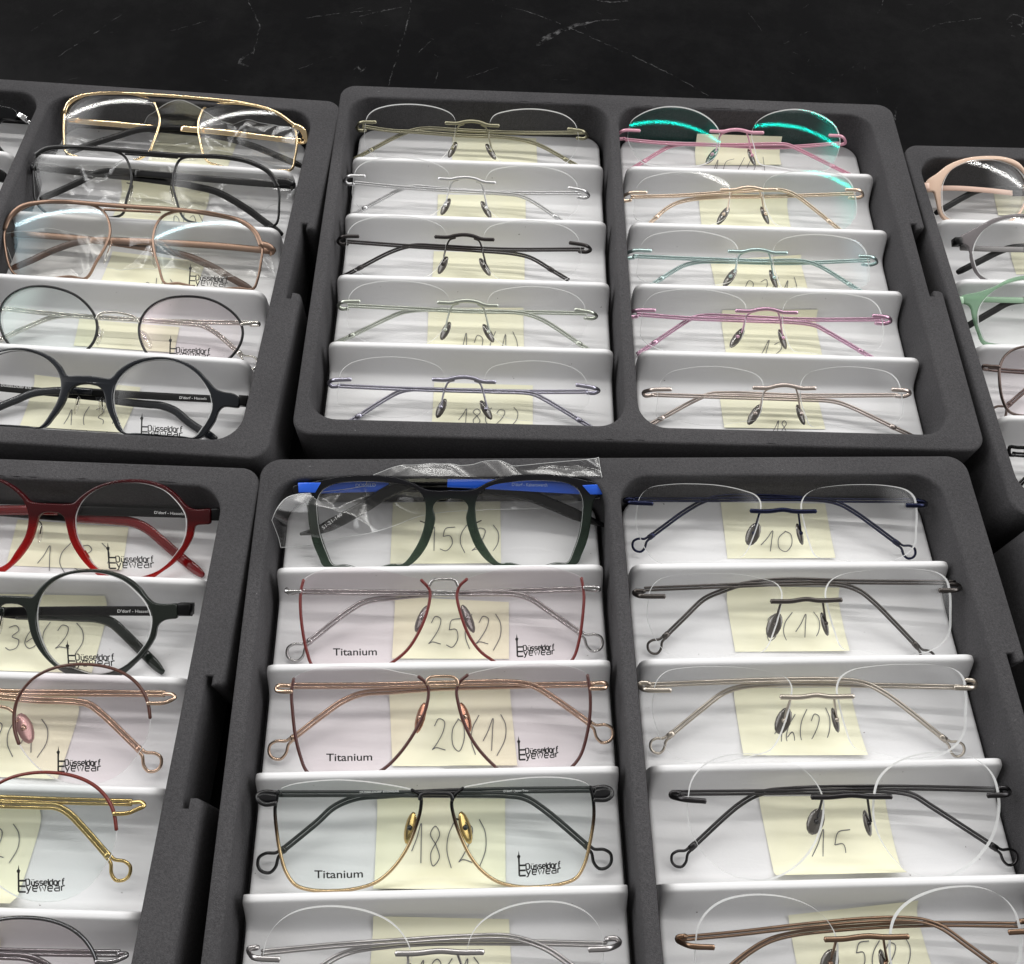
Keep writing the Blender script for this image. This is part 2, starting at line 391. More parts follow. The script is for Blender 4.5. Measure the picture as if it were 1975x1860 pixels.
# ------------------------------------------------------------------ foam trays and white inserts
def rrect(x0, y0, x1, y1, r, step=.4):
    P = []
    for cx, cy, a0 in ((x1 - r, y1 - r, 0), (x0 + r, y1 - r, 90), (x0 + r, y0 + r, 180), (x1 - r, y0 + r, 270)):
        for k in range(11):
            a = math.radians(a0 + 9 * k); P.append(Vector((cx + r * math.cos(a), cy + r * math.sin(a))))
    out = []
    for i, p in enumerate(P):
        q = P[(i + 1) % len(P)]; n = max(1, int((q - p).length / step)) if (q - p).length > 1 else 1
        for j in range(n): out.append(p.lerp(q, j / n))
    return out
def foam_tray(t, dx, dy, label, M=None):
    ox0, ox1, oy0, oy1, r = -1.05 + dx, 35.25 + dx, -20.85 + dy, 5.65 + dy, 1.0
    out = rrect(ox0, oy0, ox1, oy1, r)
    # finger notch cut through the right wall, with the little kerf at each inner corner
    nx, ya, yb = ox1 - .80, -10.1 + dy, -5.35 + dy; kx, kd = nx + .26, .42
    res = []; done = False
    for p in out:
        if abs(p.x - ox1) < 1e-3 and ya - kd - .1 < p.y < yb + kd + .1: 
            if not done:
                done = True
                res += [Vector(q) for q in ((ox1, ya - .22), (ox1 - .1, ya - .06), (ox1 - .26, ya), (kx, ya), (kx, ya - kd), (nx, ya - kd), (nx, ya), (nx, (ya + yb) / 2), (nx, yb), (nx, yb + kd), (kx, yb + kd), (kx, yb), (ox1 - .26, yb), (ox1 - .1, yb + .06), (ox1, yb + .22))]
            continue
        res.append(p)
    holes = [rrect(-.32 + dx, -19.85 + dy, 16.3 + dx, 4.5 + dy, 1.5), rrect(17.0 + dx, -19.85 + dy, 33.6 + dx, 4.5 + dy, 1.5)]
    body = plate([res] + holes, TABLE + .01, .75, .17, 4, btm=False)
    base = plate([rrect(-.6 + dx, -20.3 + dy, 34.0 + dx, 5.0 + dy, 1.0)], TABLE + .02, -2.75, .02, 1)
    o = link('foam_tray', join(body, base), None, FOAM); o.matrix_world = M or tray_matrix(t)
    return tag(o, label, 'tray', 'charcoal foam display trays')
foam_tray('B', -.03, 0, 'charcoal foam tray at the back centre, ten rimless glasses in its two white columns')
foam_tray('E', -.02, -.08, 'charcoal foam tray front and centre, holding the blue-cornered glasses and the three Titanium pairs')
foam_tray('A', .55, -.08, 'charcoal foam tray at the back left, gold and black aviator glasses in plastic inside')
foam_tray('D', .08, .04, 'charcoal foam tray at the front left, red round glasses in its top row')
foam_tray('C', -.4, -.02, 'charcoal foam tray at the right edge behind, beige and green round glasses inside')
Mf = tray_matrix('C') @ Matrix.Translation((-.45 * U, -26.95 * U, 0)) @ Matrix.Rotation(math.radians(-2.0), 4, 'Z')
foam_tray('C', 0, 0, 'charcoal foam tray at the lower right photo edge, only its rear left corner showing', Mf)

def white_insert(t, c, label):
    x0, x1, yb, yf, r = c * COL_STEP, c * COL_STEP + COL_W, 4.3, -19.6, 1.1
    ys = [yb - r + r * math.cos(math.radians(a)) for a in range(0, 91, 9)]
    y = 3.0
    while y > .35: ys.append(y); y -= .3
    ks = [-u for u, _ in RIDGE]
    for k in range(4):
        ys += [-k * PITCH_Y + .02] + [-k * PITCH_Y + q for q in ks]
        u = 2.5
        while u < PITCH_Y - .2: ys.append(-k * PITCH_Y - u); u += .35
    ys += [-4 * PITCH_Y + .02 + 0] if False else []
    ys = sorted([q for q in ys if q > yf], reverse=True) + [yf]
    fx = [0, .03, .1, .2, .32, .45, .6, .8] + [1.2 + .8 * k for k in range(int((COL_W - 2.4) / .8) + 1)]
    xs = sorted(set([round(q, 3) for q in fx] + [round(COL_W - q, 3) for q in fx]))
    rr = .6
    V, Fc = [], []; nx = len(xs)
    for y in ys:
        ins = 0
        if y > yb - r: ins = r - math.sqrt(max(0, r * r - (y - (yb - r)) ** 2))
        z = prof(y if abs(y) > 1e-9 else -1e-9)
        for x in xs:
            xx = ins + x * (COL_W - 2 * ins) / COL_W
            d = min(x, COL_W - x); m_ = 1.0
            if d < rr: m_ = 1 - (rr / 1.65) * (1 - math.sqrt(max(0, 1 - (1 - d / rr) ** 2)))
            zz = FLOOR + (z - FLOOR) * m_
            dd = min(d, .0 + (yb - y)) ; zz -= .06 * max(0, 1 - dd / .12) ** 2
            V.append(Vector((x0 + xx, y, zz)))
    ny = len(ys)
    for i in range(ny - 1):
        for j in range(nx - 1):
            a = i * nx + j; Fc.append((a, a + nx, a + nx + 1, a + 1))
    rim = [j for j in range(nx)] + [i * nx + nx - 1 for i in range(1, ny)] + [(ny - 1) * nx + j for j in range(nx - 2, -1, -1)] + [i * nx for i in range(ny - 2, 0, -1)]
    b0 = len(V); n = len(rim)
    for i in rim: V.append(V[i].copy())
    for i in rim: V.append(Vector((V[i].x, V[i].y, -2.5)))
    for i in range(n):
        a, b = b0 + i, b0 + (i + 1) % n; Fc.append((a, b, b + n, a + n))
    # flat flange round the foot
    cx, cy = (x0 + x1) / 2, (yb + yf) / 2; b1 = len(V)
    for i in rim: V.append(Vector((V[i].x + (.16 if V[i].x > cx else -.16), V[i].y, -2.52)))
    for i in range(n):
        a, b = b0 + n + i, b0 + n + (i + 1) % n; Fc.append((a, b, b1 + (i + 1) % n, b1 + i))
    o = link('display_insert', (V, Fc), None, WHITE); o.matrix_world = tray_matrix(t)
    return tag(o, label, 'tray insert', 'white stepped inserts in the foam trays')
white_insert('B', 0, 'white stepped insert in the left column of the back centre tray')
white_insert('B', 1, 'white stepped insert in the right column of the back centre tray, under the pink glasses')
white_insert('E', 0, 'white stepped insert under the Titanium glasses in the front centre tray')
white_insert('E', 1, 'white stepped insert right of the Titanium glasses, notes 10 to 15 on it')
white_insert('A', 0, 'sliver of white insert at the upper left photo edge')
white_insert('A', 1, 'white stepped insert under the aviator glasses of the back left tray')
white_insert('D', 1, 'white stepped insert under the red round glasses of the front left tray')
white_insert('C', 0, 'white stepped insert at the right photo edge under beige and green glasses')

# ------------------------------------------------------------------ a pair of glasses: its own frame of reference
class Glasses:
    """local axes: x across the front, y up the lens, z out of the lens; the empty stands at the lower edge of the front"""
    def __init__(s, name, t, c, bay, label, group=None, tilt=20, z0=-.8, y0=.12):
        s.t, s.c, s.bay = t, c, bay
        a = math.radians(tilt); s.q = Vector((c * COL_STEP + COL_W / 2, -PITCH_Y * (bay - 1) + y0, z0))
        s.R = Matrix.Rotation(a, 3, 'X')
        M = tray_matrix(t) @ Matrix.Translation(s.q * U) @ s.R.to_4x4()
        s.root = empty(name, M); tag(s.root, label, 'eyeglasses', group)
    def loc(s, P): return s.R.transposed() @ (P - s.q)
    def tray(s, L): return s.R @ L + s.q
    def under(s, L, c):
        P = s.tray(L); y = P.y
        return P.z - max(prof(y), prof(y - .08), prof(y + .06)) - c
    def lift(s, L, c=.13):
        """raise a point until it clears the white insert"""
        L = L.copy(); k = 0
        while s.under(L, c) < 0 and k < 200: L.z += .02; k += 1
        return L
    def T(s, p, dz=0, c=None):
        """photo point -> local point at height dz over the lens plane; with c it never sinks into the insert"""
        o, d = lray(s.t, p); o2 = s.R.transposed() @ (o - s.q); d2 = s.R.transposed() @ d
        while True:
            L = o2 + d2 * ((dz - o2.z) / d2.z)
            if c is None or s.under(L, c) >= 0 or dz > 2: return L
            dz += .02
    def TT(s, pts, dz=0, c=None): return [s.T(p, dz, c) for p in pts]
    def tuck(s, L, c=.13):
        """keep a temple tip on its own side of the next divider and above the insert"""
        P = s.tray(L); ym = -PITCH_Y * (s.bay - 1) + .1 if s.bay < 5 else -19.7
        if P.y < ym: L = s.loc(Vector((P.x, ym, P.z)))
        return s.lift(L, c)
    def add(s, name, data, mt, parent=None, **k):
        return link(name, data, parent or s.root, mt, **k)

def sag(p, c, R): return -((p.x - c.x) ** 2 + (p.y - c.y) ** 2) / (2 * R)
def centroid(L): return sum((Vector((p.x, p.y, 0)) for p in L), Vector()) / len(L)
def close_lens(L, yb=.2):
    """complete a traced lens outline along its lower edge (hidden behind the divider)"""
    a, b = L[-1], L[0]
    if abs(a.y - yb) < .25 and abs(b.y - yb) < .25: mid = [.5]
    else: mid = [.16, .5, .84]
    out = list(L)
    for k in mid:
        q = a.lerp(b, k); q = Vector((q.x, min(q.y, yb) if k == .5 else min(q.y, yb + .28), 0)); out.append(q)
    return out
def resample(L, n):
    L = list(L); d = [0]
    for i in range(len(L)): d.append(d[-1] + (L[(i + 1) % len(L)] - L[i]).length)
    out = []; j = 0
    for k in range(n):
        t = d[-1] * k / n
        while d[j + 1] < t: j += 1
        out.append(L[j].lerp(L[(j + 1) % len(L)], (t - d[j]) / max(1e-9, d[j + 1] - d[j])))
    return out
def lens(g, outline, mt=None, R=10.0, th=.14, z=0, edge=EDGE, name='lens', step=.15):
    """closed outline (local, flat) -> thin curved lens; returns object and a function giving its front surface height"""
    L = [Vector((p.x, p.y, 0)) for p in outline]
    if area2(L) < 0: L.reverse()
    L = resample(catmull(L, step, True), 112); c = centroid(L); n = len(L); rings = 16; V, Fc, fm, NR = [], [], [], []
    z += sum(-sag(p, c, R) for p in L) / n
    fz = lambda p: z + sag(p, c, R)
    for dz, up in ((0, True), (-th, False)):
        b = len(V); V.append(Vector((c.x, c.y, z + dz)))
        for k in range(1, rings + 1):
            for p in L:
                q = c.lerp(p, k / rings); V.append(Vector((q.x, q.y, fz(q) + dz)))
        for j in range(n):
            q = (b, b + 1 + j, b + 1 + (j + 1) % n); Fc.append(q if up else q[::-1]); fm.append(0)
        for k in range(rings - 1):
            for j in range(n):
                i0 = b + 1 + k * n; q = (i0 + j, i0 + n + j, i0 + n + (j + 1) % n, i0 + (j + 1) % n); Fc.append(q if up else q[::-1]); fm.append(0)
    b = len(V)
    for p in L: V.append(Vector((p.x, p.y, fz(p) + .001)))
    for p in L: V.append(Vector((p.x, p.y, fz(p) - th - .001)))
    for j in range(n): Fc.append((b + j, b + n + j, b + n + (j + 1) % n, b + (j + 1) % n)); fm.append(1)
    for i, v in enumerate(V):
        if i < b: q = Vector(((v.x - c.x) / R, (v.y - c.y) / R, 1)).normalized(); NR.append(q if i < b // 2 else -q)
        else:
            j = (i - b) % n; t = L[(j + 1) % n] - L[j - 1]; NR.append(Vector((t.y, -t.x, 0)).normalized())
    o = g.add(name, (V, Fc), [mt or LENS, edge], fm=fm, nrm=NR)
    return o, fz, L, c
def double_wire(pts, r=.075, gap=.078, loop=None, turn=1, g=None):
    """temple bent from one wire laid double, opening to an eyelet at the tip; loop = eyelet length"""
    if not loop and g:
        d = (pts[-1] - pts[-2]).normalized(); pts = pts + [g.tuck(pts[-1] + d * .55, .15), g.tuck(pts[-1] + d * 1.1, .15)]
    C = catmull(pts, .18); L1, L2 = [], []
    for i, p in enumerate(C):
        t = (C[min(i + 1, len(C) - 1)] - C[max(i - 1, 0)]); s_ = Vector((-t.y, t.x, 0)).normalized() * gap
        L1.append(p + s_); L2.append(p - s_)
    if not loop: return join(tube(L1, r, n=10), tube(L2, r, n=10))
    d = (C[-1] - C[-3]); d.z *= .3; d.normalize(); s_ = Vector((-d.y, d.x, 0)).normalized(); e_ = C[-1]
    wd = loop * .36; lp = []
    for k in range(0, 17):
        a = math.pi * (k / 16); u = loop * (.12 + .88 * math.sin(a / 1) ** .9 if False else 0)
    lp = [e_ + d * (loop * .22) + s_ * (gap * 1.3), e_ + d * (loop * .52) + s_ * (wd * .85), e_ + d * (loop * .8) + s_ * wd * .95, e_ + d * (loop * .98) + s_ * wd * .5,
          e_ + d * (loop * 1.03), e_ + d * (loop * .98) - s_ * wd * .5, e_ + d * (loop * .8) - s_ * wd * .95, e_ + d * (loop * .52) - s_ * (wd * .85), e_ + d * (loop * .22) - s_ * (gap * 1.3)]
    path = L1 + catmull([L1[-1]] + lp + [L2[-1]], .08)[1:-1] + L2[::-1]
    if g: path = [g.tuck(q, r + .02) for q in path]
    return tube(path, r, n=10)
def pad_data(c, d, half_l, half_w, thick=.07, yaw=0.0, roll=.5):
    """nose pad: flattened oval, long axis d, leaning"""
    d = d.normalized(); s_ = Vector((-d.y, d.x, 0)).normalized(); q = d.cross(s_)
    s2 = s_ * math.cos(roll) + q * math.sin(roll); q2 = d.cross(s2)
    M = Matrix((s2, d, q2)).transposed()
    return ball(c, half_w, half_l, thick, 14, 8, M)
def nose_pad(g, arm, top, bot, mt=None, arm_mt=None, hw=.26, side=1, arm_r=.05, dz=-.5, roll=.75, knob=True):
    """pad on its wire: part nose_pad, sub-parts pad_arm and screw"""
    c = (top + bot) / 2
    pd = g.add('nose_pad', pad_data(c, bot - top, (bot - top).length / 2, hw, .11, 0, roll * side), mt or PAD)
    if arm: g.add('pad_arm', tube(catmull(arm, .1), arm_r, n=8), arm_mt, pd)
    if knob: g.add('pad_screw', ball(c + Vector((0, .04, .13)), .12, .12, .13, 12, 8), arm_mt, pd)
    return pd

# ---- print and handwriting made of strokes
GL = {'D': [[(0, 0), (0, 1), (.35, 1), (.5, .85), (.5, .15), (.35, 0), (0, 0)]], 'u': [[(0, .68), (0, .1), (.1, 0), (.35, 0), (.45, .1)], [(.45, .68), (.45, 0)]],
      's': [[(.42, .6), (.35, .68), (.08, .68), (0, .6), (0, .42), (.08, .35), (.35, .35), (.43, .27), (.43, .08), (.35, 0), (.06, 0), (0, .07)]],
      'e': [[(0, .36), (.45, .36), (.45, .58), (.36, .68), (.09, .68), (0, .58), (0, .1), (.09, 0), (.42, 0)]], 'l': [[(0, 0), (0, 1)]],
      'd': [[(.45, 1), (.45, 0), (.09, 0), (0, .1), (0, .58), (.09, .68), (.45, .68)]], 'o': [[(.09, 0), (0, .1), (0, .58), (.09, .68), (.36, .68), (.45, .58), (.45, .1), (.36, 0), (.09, 0)]],
      'r': [[(0, 0), (0, .68)], [(0, .5), (.14, .66), (.32, .68)]], 'f': [[(.12, 0), (.12, .85), (.22, 1), (.38, 1)], [(0, .68), (.32, .68)]],
      'y': [[(0, .68), (.22, .03)], [(.45, .68), (.14, -.26), (0, -.28)]], 'w': [[(0, .68), (.15, 0), (.32, .6), (.49, 0), (.64, .68)]],
      'a': [[(.05, .68), (.36, .68), (.45, .58), (.45, 0), (.09, 0), (0, .08), (0, .3), (.09, .38), (.45, .38)]]}
GL['ü'] = GL['u'] + [[(.1, .84), (.1, .95)], [(.35, .84), (.35, .95)]]
def word(s, x, y, h, wtot):
    ws = [max(p[0] for st in GL[ch] for p in st) for ch in s]; tot = sum(ws) + .2 * (len(s) - 1); k = wtot / tot; out = []
    for ch, w_ in zip(s, ws):
        for st in GL[ch]: out.append([(x + p[0] * k, y + p[1] * h) for p in st])
        x += (w_ + .2) * k
    return out
LOGO = [[(0, 0), (0, .33)], [(0, .33), (0, .42)], [(0, 0), (.155, 0)], [(0, .125), (.155, .125)], [(0, .245), (.155, .245)]] + word('üsseldorf', .285, .145, .135, .70) + word('D', .165, .145, .135, .08) + word('yewear', .17, .015, .165, .82)
def logo_print(g, lo, fz, tower_bot, width, rot=0.0):
    """black tower-and-letters print near the lower edge of the demo lens"""
    o_ = tower_bot; ca, sa = math.cos(rot), math.sin(rot); parts = []
    def mp_(p):
        x, y = p[0] * width, p[1] * width; q = Vector((o_.x + x * ca - y * sa, o_.y + x * sa + y * ca, 0)); q.z = fz(q) + .012; return q
    for st in LOGO: parts.append(ribbon([mp_(p) for p in st], .055 if st in LOGO[5:] else .075))
    ringp = [(.043 * math.cos(a) * (1 if math.sin(a) > 0 else .75), .445 + .048 * math.sin(a)) for a in [k * math.pi / 8 for k in range(16)]]
    V = [mp_(p) for p in ringp] + [mp_((0, .45))]; Fc = [(16, i, (i + 1) % 16) for i in range(16)]
    parts.append((V, Fc)); parts.append(ribbon([mp_((0, .48)), mp_((0, .58))], .05, wfn=lambda s: 1.2 - s))
    return g.add('lens_print', join(*parts), INK, lo, smooth=False)
_fc = {}
def font_data(text):
    if text in _fc: return _fc[text]
    cu = bpy.data.curves.new('t', 'FONT'); cu.body = text; cu.size = 1; cu.offset = .012; ob = bpy.data.objects.new('t', cu); SC.collection.objects.link(ob)
    dg = bpy.context.evaluated_depsgraph_get(); me = bpy.data.meshes.new_from_object(ob.evaluated_get(dg))
    V = [Vector(v.co) for v in me.vertices]; Fc = [tuple(p.vertices) for p in me.polygons]
    bpy.data.objects.remove(ob); bpy.data.curves.remove(cu); bpy.data.meshes.remove(me)
    x0 = min(v.x for v in V); x1 = max(v.x for v in V); h = .69
    V = [Vector(((v.x - x0) / (x1 - x0), v.y / h, 0)) for v in V]
    _fc[text] = (V, Fc); return _fc[text]
def text_print(g, parent, text, bl, br, height, mt, zf=None, name='lens_print'):
    """printed words: from bl to br, capital height in units"""
    V, Fc = font_data(text); u = br - bl; n_ = Vector((-u.y, u.x, 0)).normalized() * height; out = []
    for v in V:
        q = bl + u * v.x + n_ * v.y
        if zf: q.z = zf(q) + .012
        out.append(q)
    o = g.add(name, (out, list(Fc)), mt, parent, smooth=False); return o

DG = {'1': [[(0, .3), (.16, .62), (.3, 1), (.33, .55), (.36, 0)]], '2': [[(.05, .75), (.2, .98), (.42, .9), (.4, .6), (.14, .16), (.02, .03), (.15, .09), (.52, .02)]], '3': [[(.05, .92), (.3, 1), (.42, .8), (.2, .55), (.45, .4), (.4, .1), (.15, 0), (0, .1)]],
      '5': [[(.52, 1), (.15, .93), (.08, .6)], [(.08, .6), (.35, .62), (.46, .3), (.25, 0), (0, .08)]], '6': [[(.4, 1), (.1, .6), (.02, .2), (.2, 0), (.42, .15), (.3, .42), (.06, .25)]],
      '8': [[(.3, .53), (.08, .8), (.25, 1), (.42, .8), (.12, .3), (.22, 0), (.44, .2), (.3, .53)]], '0': [[(.25, 1), (.03, .65), (.08, .15), (.3, 0), (.48, .35), (.42, .85), (.22, 1)]],
      '(': [[(.26, 1.1), (.05, .7), (.04, .3), (.24, -.12)]], ')': [[(.02, 1.12), (.24, .8), (.26, .35), (.0, -.15)]], '.': [[(.05, .5), (.1, .48)]], '7': [[(0, 1), (.45, .98), (.15, 0)]]}
def note(t, bay, tl, tr, label, bl=None, br=None, writing=None, ztop=None, curl=.12, length=4.9):
    """yellow paper square lying on the insert; writing = (text, photo box x0,y0,x1,y1 of the ink)"""
    if ztop is None: A, B = hit_surface(t, tl), hit_surface(t, tr)
    else: A, B = [(lambda o, d: o + d * ((ztop - o.z) / d.z))(*lray(t, p)) for p in (tl, tr)]
    ymin = -PITCH_Y * (bay - 1) + .04
    if bl: C, D = hit_surface(t, bl), hit_surface(t, br)
    else:
        u = (B - A); n_ = Vector((u.y, -u.x, 0)).normalized(); C, D = A + n_ * length, B + n_ * length
    dC = (C - A); dD = (D - B)
    cj, ck = rnd(-.1, .35), rnd(-.1, .35)
    N = 26; V, Fc = [], []
    def z_of(x, y, v, u):
        avg = sum(prof(y + k * .12) for k in range(-3, 4)) / 7
        z = max(prof(y), prof(y + .05), avg) + .035
        if ztop is not None: z += max(0, ztop - (prof(A.y) + .035)) * max(0, 1 - v / .45) ** 1.6
        return z + max(0, v - .5) ** 2 * (curl * u + cj * u * u + ck * (1 - u) ** 2)
    pts = {}
    for i in range(N + 1):
        v = i / N
        for j in range(9):
            u = j / 8; P = (A + dC * v).lerp(B + dD * v, u)
            y = max(P.y, ymin + .001 * i * 0); x = P.x
            V.append(Vector((x, y, z_of(x, y, v, u) + (0 if P.y >= ymin else .0))))
    keep = []
    for i in range(N):
        if min(V[i * 9 + j].y for j in range(9)) <= ymin + 1e-6 and max(V[i * 9 + j].y for j in range(9)) <= ymin + 1e-6: continue
        for j in range(8):
            a = i * 9 + j; Fc.append((a, a + 9, a + 10, a + 1))
    o = link('sticky_note', (V, Fc), None, NOTE); o.matrix_world = tray_matrix(t); tag(o, label, 'sticky note', 'yellow notes in the tray bays')
    if writing:
        txt, x0, y0, x1, y1 = writing
        BL, BR, TL = (hit_surface(t, p, .05) for p in ((x0, y1), (x1, y1), (x0, y0)))
        ex, ey = BR - BL, TL - BL; st = []; x = 0; ws = []
        for ch in txt: ws.append(.25 if ch == ' ' else max(p[0] for s_ in DG[ch] for p in s_))
        tot = sum(ws) + .22 * (len(txt) - 1)
        for ch, w_ in zip(txt, ws):
            if ch != ' ':
                sk = rnd(.05, .16); dy = rnd(-.05, .05)
                for s_ in DG[ch]:
                    P = [BL + ex * ((x + p[0] + sk * p[1]) / tot) + ey * (p[1] + dy) for p in s_]
                    P = catmull([Vector((q.x, q.y, 0)) for q in P], .05)
                    P = [Vector((q.x, q.y, 0)) for q in P if q.y > ymin + .02]
                    if len(P) > 2: 
                        for q in P: q.z = z_of(q.x, q.y, max(0, min(1, (A.y - q.y) / length)), .5) + .03
                        st.append(ribbon(P, .038))
            x += w_ + .22
        if st:
            h = link('handwriting', join(*st), o, PEN, smooth=False)
    return o

# ------------------------------------------------------------------ rimless glasses
def trace_rimless(g, k, d):
    """measure one rimless pair in magnified window k -> local points"""
    s = {}
    s['lp'] = g.TT(Z(k, *d['lp'][:4]), .10) + g.TT(Z(k, *d['lp'][4:]), -.5)
    s['rp'] = g.TT(Z(k, *d['rp'][:4]), .10) + g.TT(Z(k, *d['rp'][4:]), -.5)
    s['bar'] = g.TT(Z(k, *d['bar']), .10)
    for n in ('aL', 'aR'):
        q = Z(k, *d[n]); m_ = len(q) - 1; s[n] = [g.T(p, .06 - .52 * i / m_) for i, p in enumerate(q)]
    for n in ('padL', 'padR'): s[n] = g.TT(Z(k, *d[n]), -.5)
    for n in ('lensL', 'lensR'): s[n] = g.TT(Z(k, *d[n]), 0)
    return s
def anchors(g, k, lp, rp): return g.T(Z(k, *lp)[0], .10), g.T(Z(k, *rp)[0], .10)
def move(s, a, b):
    """carry measured points over to another pair standing at anchors b"""
    va, vb = a[1] - a[0], b[1] - b[0]; th = math.atan2(vb.y, vb.x) - math.atan2(va.y, va.x); ma, mb = (a[0] + a[1]) / 2, (b[0] + b[1]) / 2
    Rm = Matrix.Rotation(th, 3, 'Z'); k = max(.97, min(1.03, vb.length / va.length))
    def f(p):
        q = Rm @ Vector(((p.x - ma.x) * k, (p.y - ma.y) * k, 0)); return Vector((mb.x + q.x, mb.y + q.y, p.z))
    return {n: [f(p) for p in v] for n, v in s.items()}
def build_rimless(g, s, col, tL, tR, lens_mt=(None, None), R=15, th=.14, loop=None, tr_=.062, tg=.068, rough=.3, pad_mt=None, full=False, coll=True, bar_r=.115, lens_yb=.2, padw=.27, painted=False, rolls=(.5, .6)):
    M = paint(col, .25) if painted else metal(col, rough)
    for n, nm, lm in (('lensL', 'L', lens_mt[0]), ('lensR', 'R', lens_mt[1])):
        L = s[n]
        if not full: L = close_lens(L, lens_yb)
        lens(g, L, lm, R, th)
    g.add('bridge', tube(catmull(s['bar'], .1), bar_r, .085, 10), M)
    for a, p, sd in (('aL', 'padL', 1), ('aR', 'padR', -1)):
        pc = (s[p][0] + s[p][1]) / 2; nose_pad(g, s[a], pc + (s[p][0] - pc) * .88, pc + (s[p][1] - pc) * .88, pad_mt, M, padw, sd, .055, roll=rolls[0 if sd > 0 else 1])
    for n in ('lp', 'rp'):
        o = g.add('endpiece', tube(catmull(s[n], .08), .115, .07, 10), M)
        g.add('hinge', ball(s[n][-1], .12, .10, .12, 10, 6), M, o)
    for pts, dz, hp in ((tL, -.72, s['lp'][-1]), (tR, -.9, s['rp'][-1])):
        P = g.TT(pts, dz, .16); P[0] = Vector((P[0].x, P[0].y, max(P[0].z, -.6)))
        o = g.add('temple', double_wire(P, tr_, tg, loop, 1, g), M)
        if coll:
            C = catmull(P, .15); e0, e1 = C[-3], C[-1]; g.add('collar', tube([e0, e1], .15, .09, 10), M, o)

BL_D = dict(lp=(300, 716, 190, 722, 170, 740, 185, 757, 225, 757), rp=(1640, 748, 1750, 768, 1772, 785, 1750, 797, 1705, 795),
            bar=(785, 716, 870, 718, 910, 708, 970, 702, 1030, 710, 1080, 728, 1160, 732), aL=(915, 722, 880, 732, 862, 765, 846, 820, 838, 880), aR=(1035, 726, 1065, 738, 1082, 775, 1096, 830, 1112, 890),
            padL=(866, 822, 806, 955), padR=(1066, 832, 1140, 965),
            lensL=(222, 860, 221, 760, 236, 672, 282, 625, 372, 596, 500, 583, 640, 588, 760, 611, 830, 645, 855, 690, 852, 760, 838, 850),
            lensR=(1088, 850, 1094, 760, 1098, 690, 1130, 646, 1220, 620, 1370, 606, 1520, 618, 1630, 650, 1690, 700, 1712, 770, 1712, 860))
BR_D = dict(lp=(315, 634, 210, 638, 168, 653, 175, 667, 215, 665), rp=(1482, 635, 1562, 642, 1576, 658, 1545, 671, 1500, 670),
            bar=(748, 626, 830, 626, 870, 616, 920, 612, 960, 618, 1000, 628, 1078, 628), aL=(860, 622, 815, 640, 800, 665, 790, 705, 776, 752), aR=(972, 624, 984, 660, 990, 700, 1000, 760),
            padL=(795, 705, 716, 830), padR=(976, 706, 1022, 832),
            lensL=(244, 780, 244, 690, 256, 600, 300, 548, 400, 522, 540, 513, 680, 528, 770, 555, 803, 590, 805, 640, 795, 740, 770, 790),
            lensR=(1062, 830, 1022, 752, 1004, 680, 1008, 592, 1042, 548, 1120, 525, 1240, 515, 1380, 525, 1470, 545, 1515, 582, 1534, 632, 1540, 780))
PAL = dict(olive=(.30, .285, .20), silver=(.62, .62, .63), dark=(.055, .05, .05), greysilver=(.50, .53, .47), slate=(.40, .39, .47), pink=(.62, .30, .39), rose=(.72, .58, .46), teal=(.42, .54, .53), magenta=(.58, .36, .48),
           champagne=(.60, .52, .48), navy=(.02, .023, .05), bronze=(.10, .09, .085), sand=(.50, .45, .39), gun=(.05, .048, .05), brown=(.26, .17, .115))
g0 = Glasses('rimless_glasses', 'B', 0, 5, 'slate grey rimless glasses in the bay nearest the front rim, note 18(2) under them', 'rimless glasses in the back centre tray', tilt=23)
S_BL = trace_rimless(g0, 4, BL_D); A_BL = anchors(g0, 4, (300, 716), (1640, 748))
build_rimless(g0, S_BL, PAL['slate'], Z(4, 225, 757, 420, 764, 640, 773, 900, 782, 1150, 789, 1380, 802, 1450, 834, 1530, 880, 1670, 966), Z(4, 1705, 795, 1370, 790, 900, 780, 660, 776, 590, 790, 500, 836, 330, 945))
for bay, k, lp, rp, col, lab, tL, tR in (
    (1, 3, (358, 258), (1618, 302), 'olive', 'olive gold rimless glasses in the rearmost bay against the foam wall',
     (270, 292, 450, 314, 600, 322, 900, 345, 1200, 358, 1350, 382, 1450, 418, 1620, 512), (1720, 342, 1300, 328, 900, 311, 690, 299, 600, 312, 480, 360, 310, 450)),
    (2, 3, (285, 613), (1622, 690), 'silver', 'bright silver rimless glasses directly in front of the olive gold pair',
     (215, 662, 560, 690, 900, 712, 1200, 730, 1300, 742, 1380, 776, 1550, 888), (1700, 738, 1200, 722, 800, 698, 620, 682, 540, 694, 430, 745, 270, 832)),
    (3, 3, (245, 1008), (1628, 1050), 'dark', 'dark gunmetal rimless glasses in the middle bay, left column',
     (170, 1048, 600, 1075, 1000, 1100, 1280, 1125, 1380, 1152, 1520, 1235), (1720, 1106, 1200, 1095, 800, 1075, 620, 1068, 540, 1082, 440, 1118, 240, 1222)),
    (4, 4, (352, 252), (1632, 300), 'greysilver', 'greenish silver rimless glasses just behind the slate grey pair',
     (280, 280, 650, 295, 1000, 312, 1280, 318, 1360, 332, 1450, 368, 1670, 512), (1700, 332, 1200, 313, 800, 302, 650, 309, 580, 326, 290, 462))):
    g = Glasses('rimless_glasses', 'B', 0, bay, lab, 'rimless glasses in the back centre tray', tilt=23)
    build_rimless(g, move(S_BL, A_BL, anchors(g, k, lp, rp)), PAL[col], Z(k, *tL), Z(k, *tR), rough=.34, R=20)
g0 = Glasses('rimless_glasses', 'B', 1, 5, 'pale champagne rimless glasses in the front bay of the right column', 'rimless glasses in the back centre tray', tilt=23)
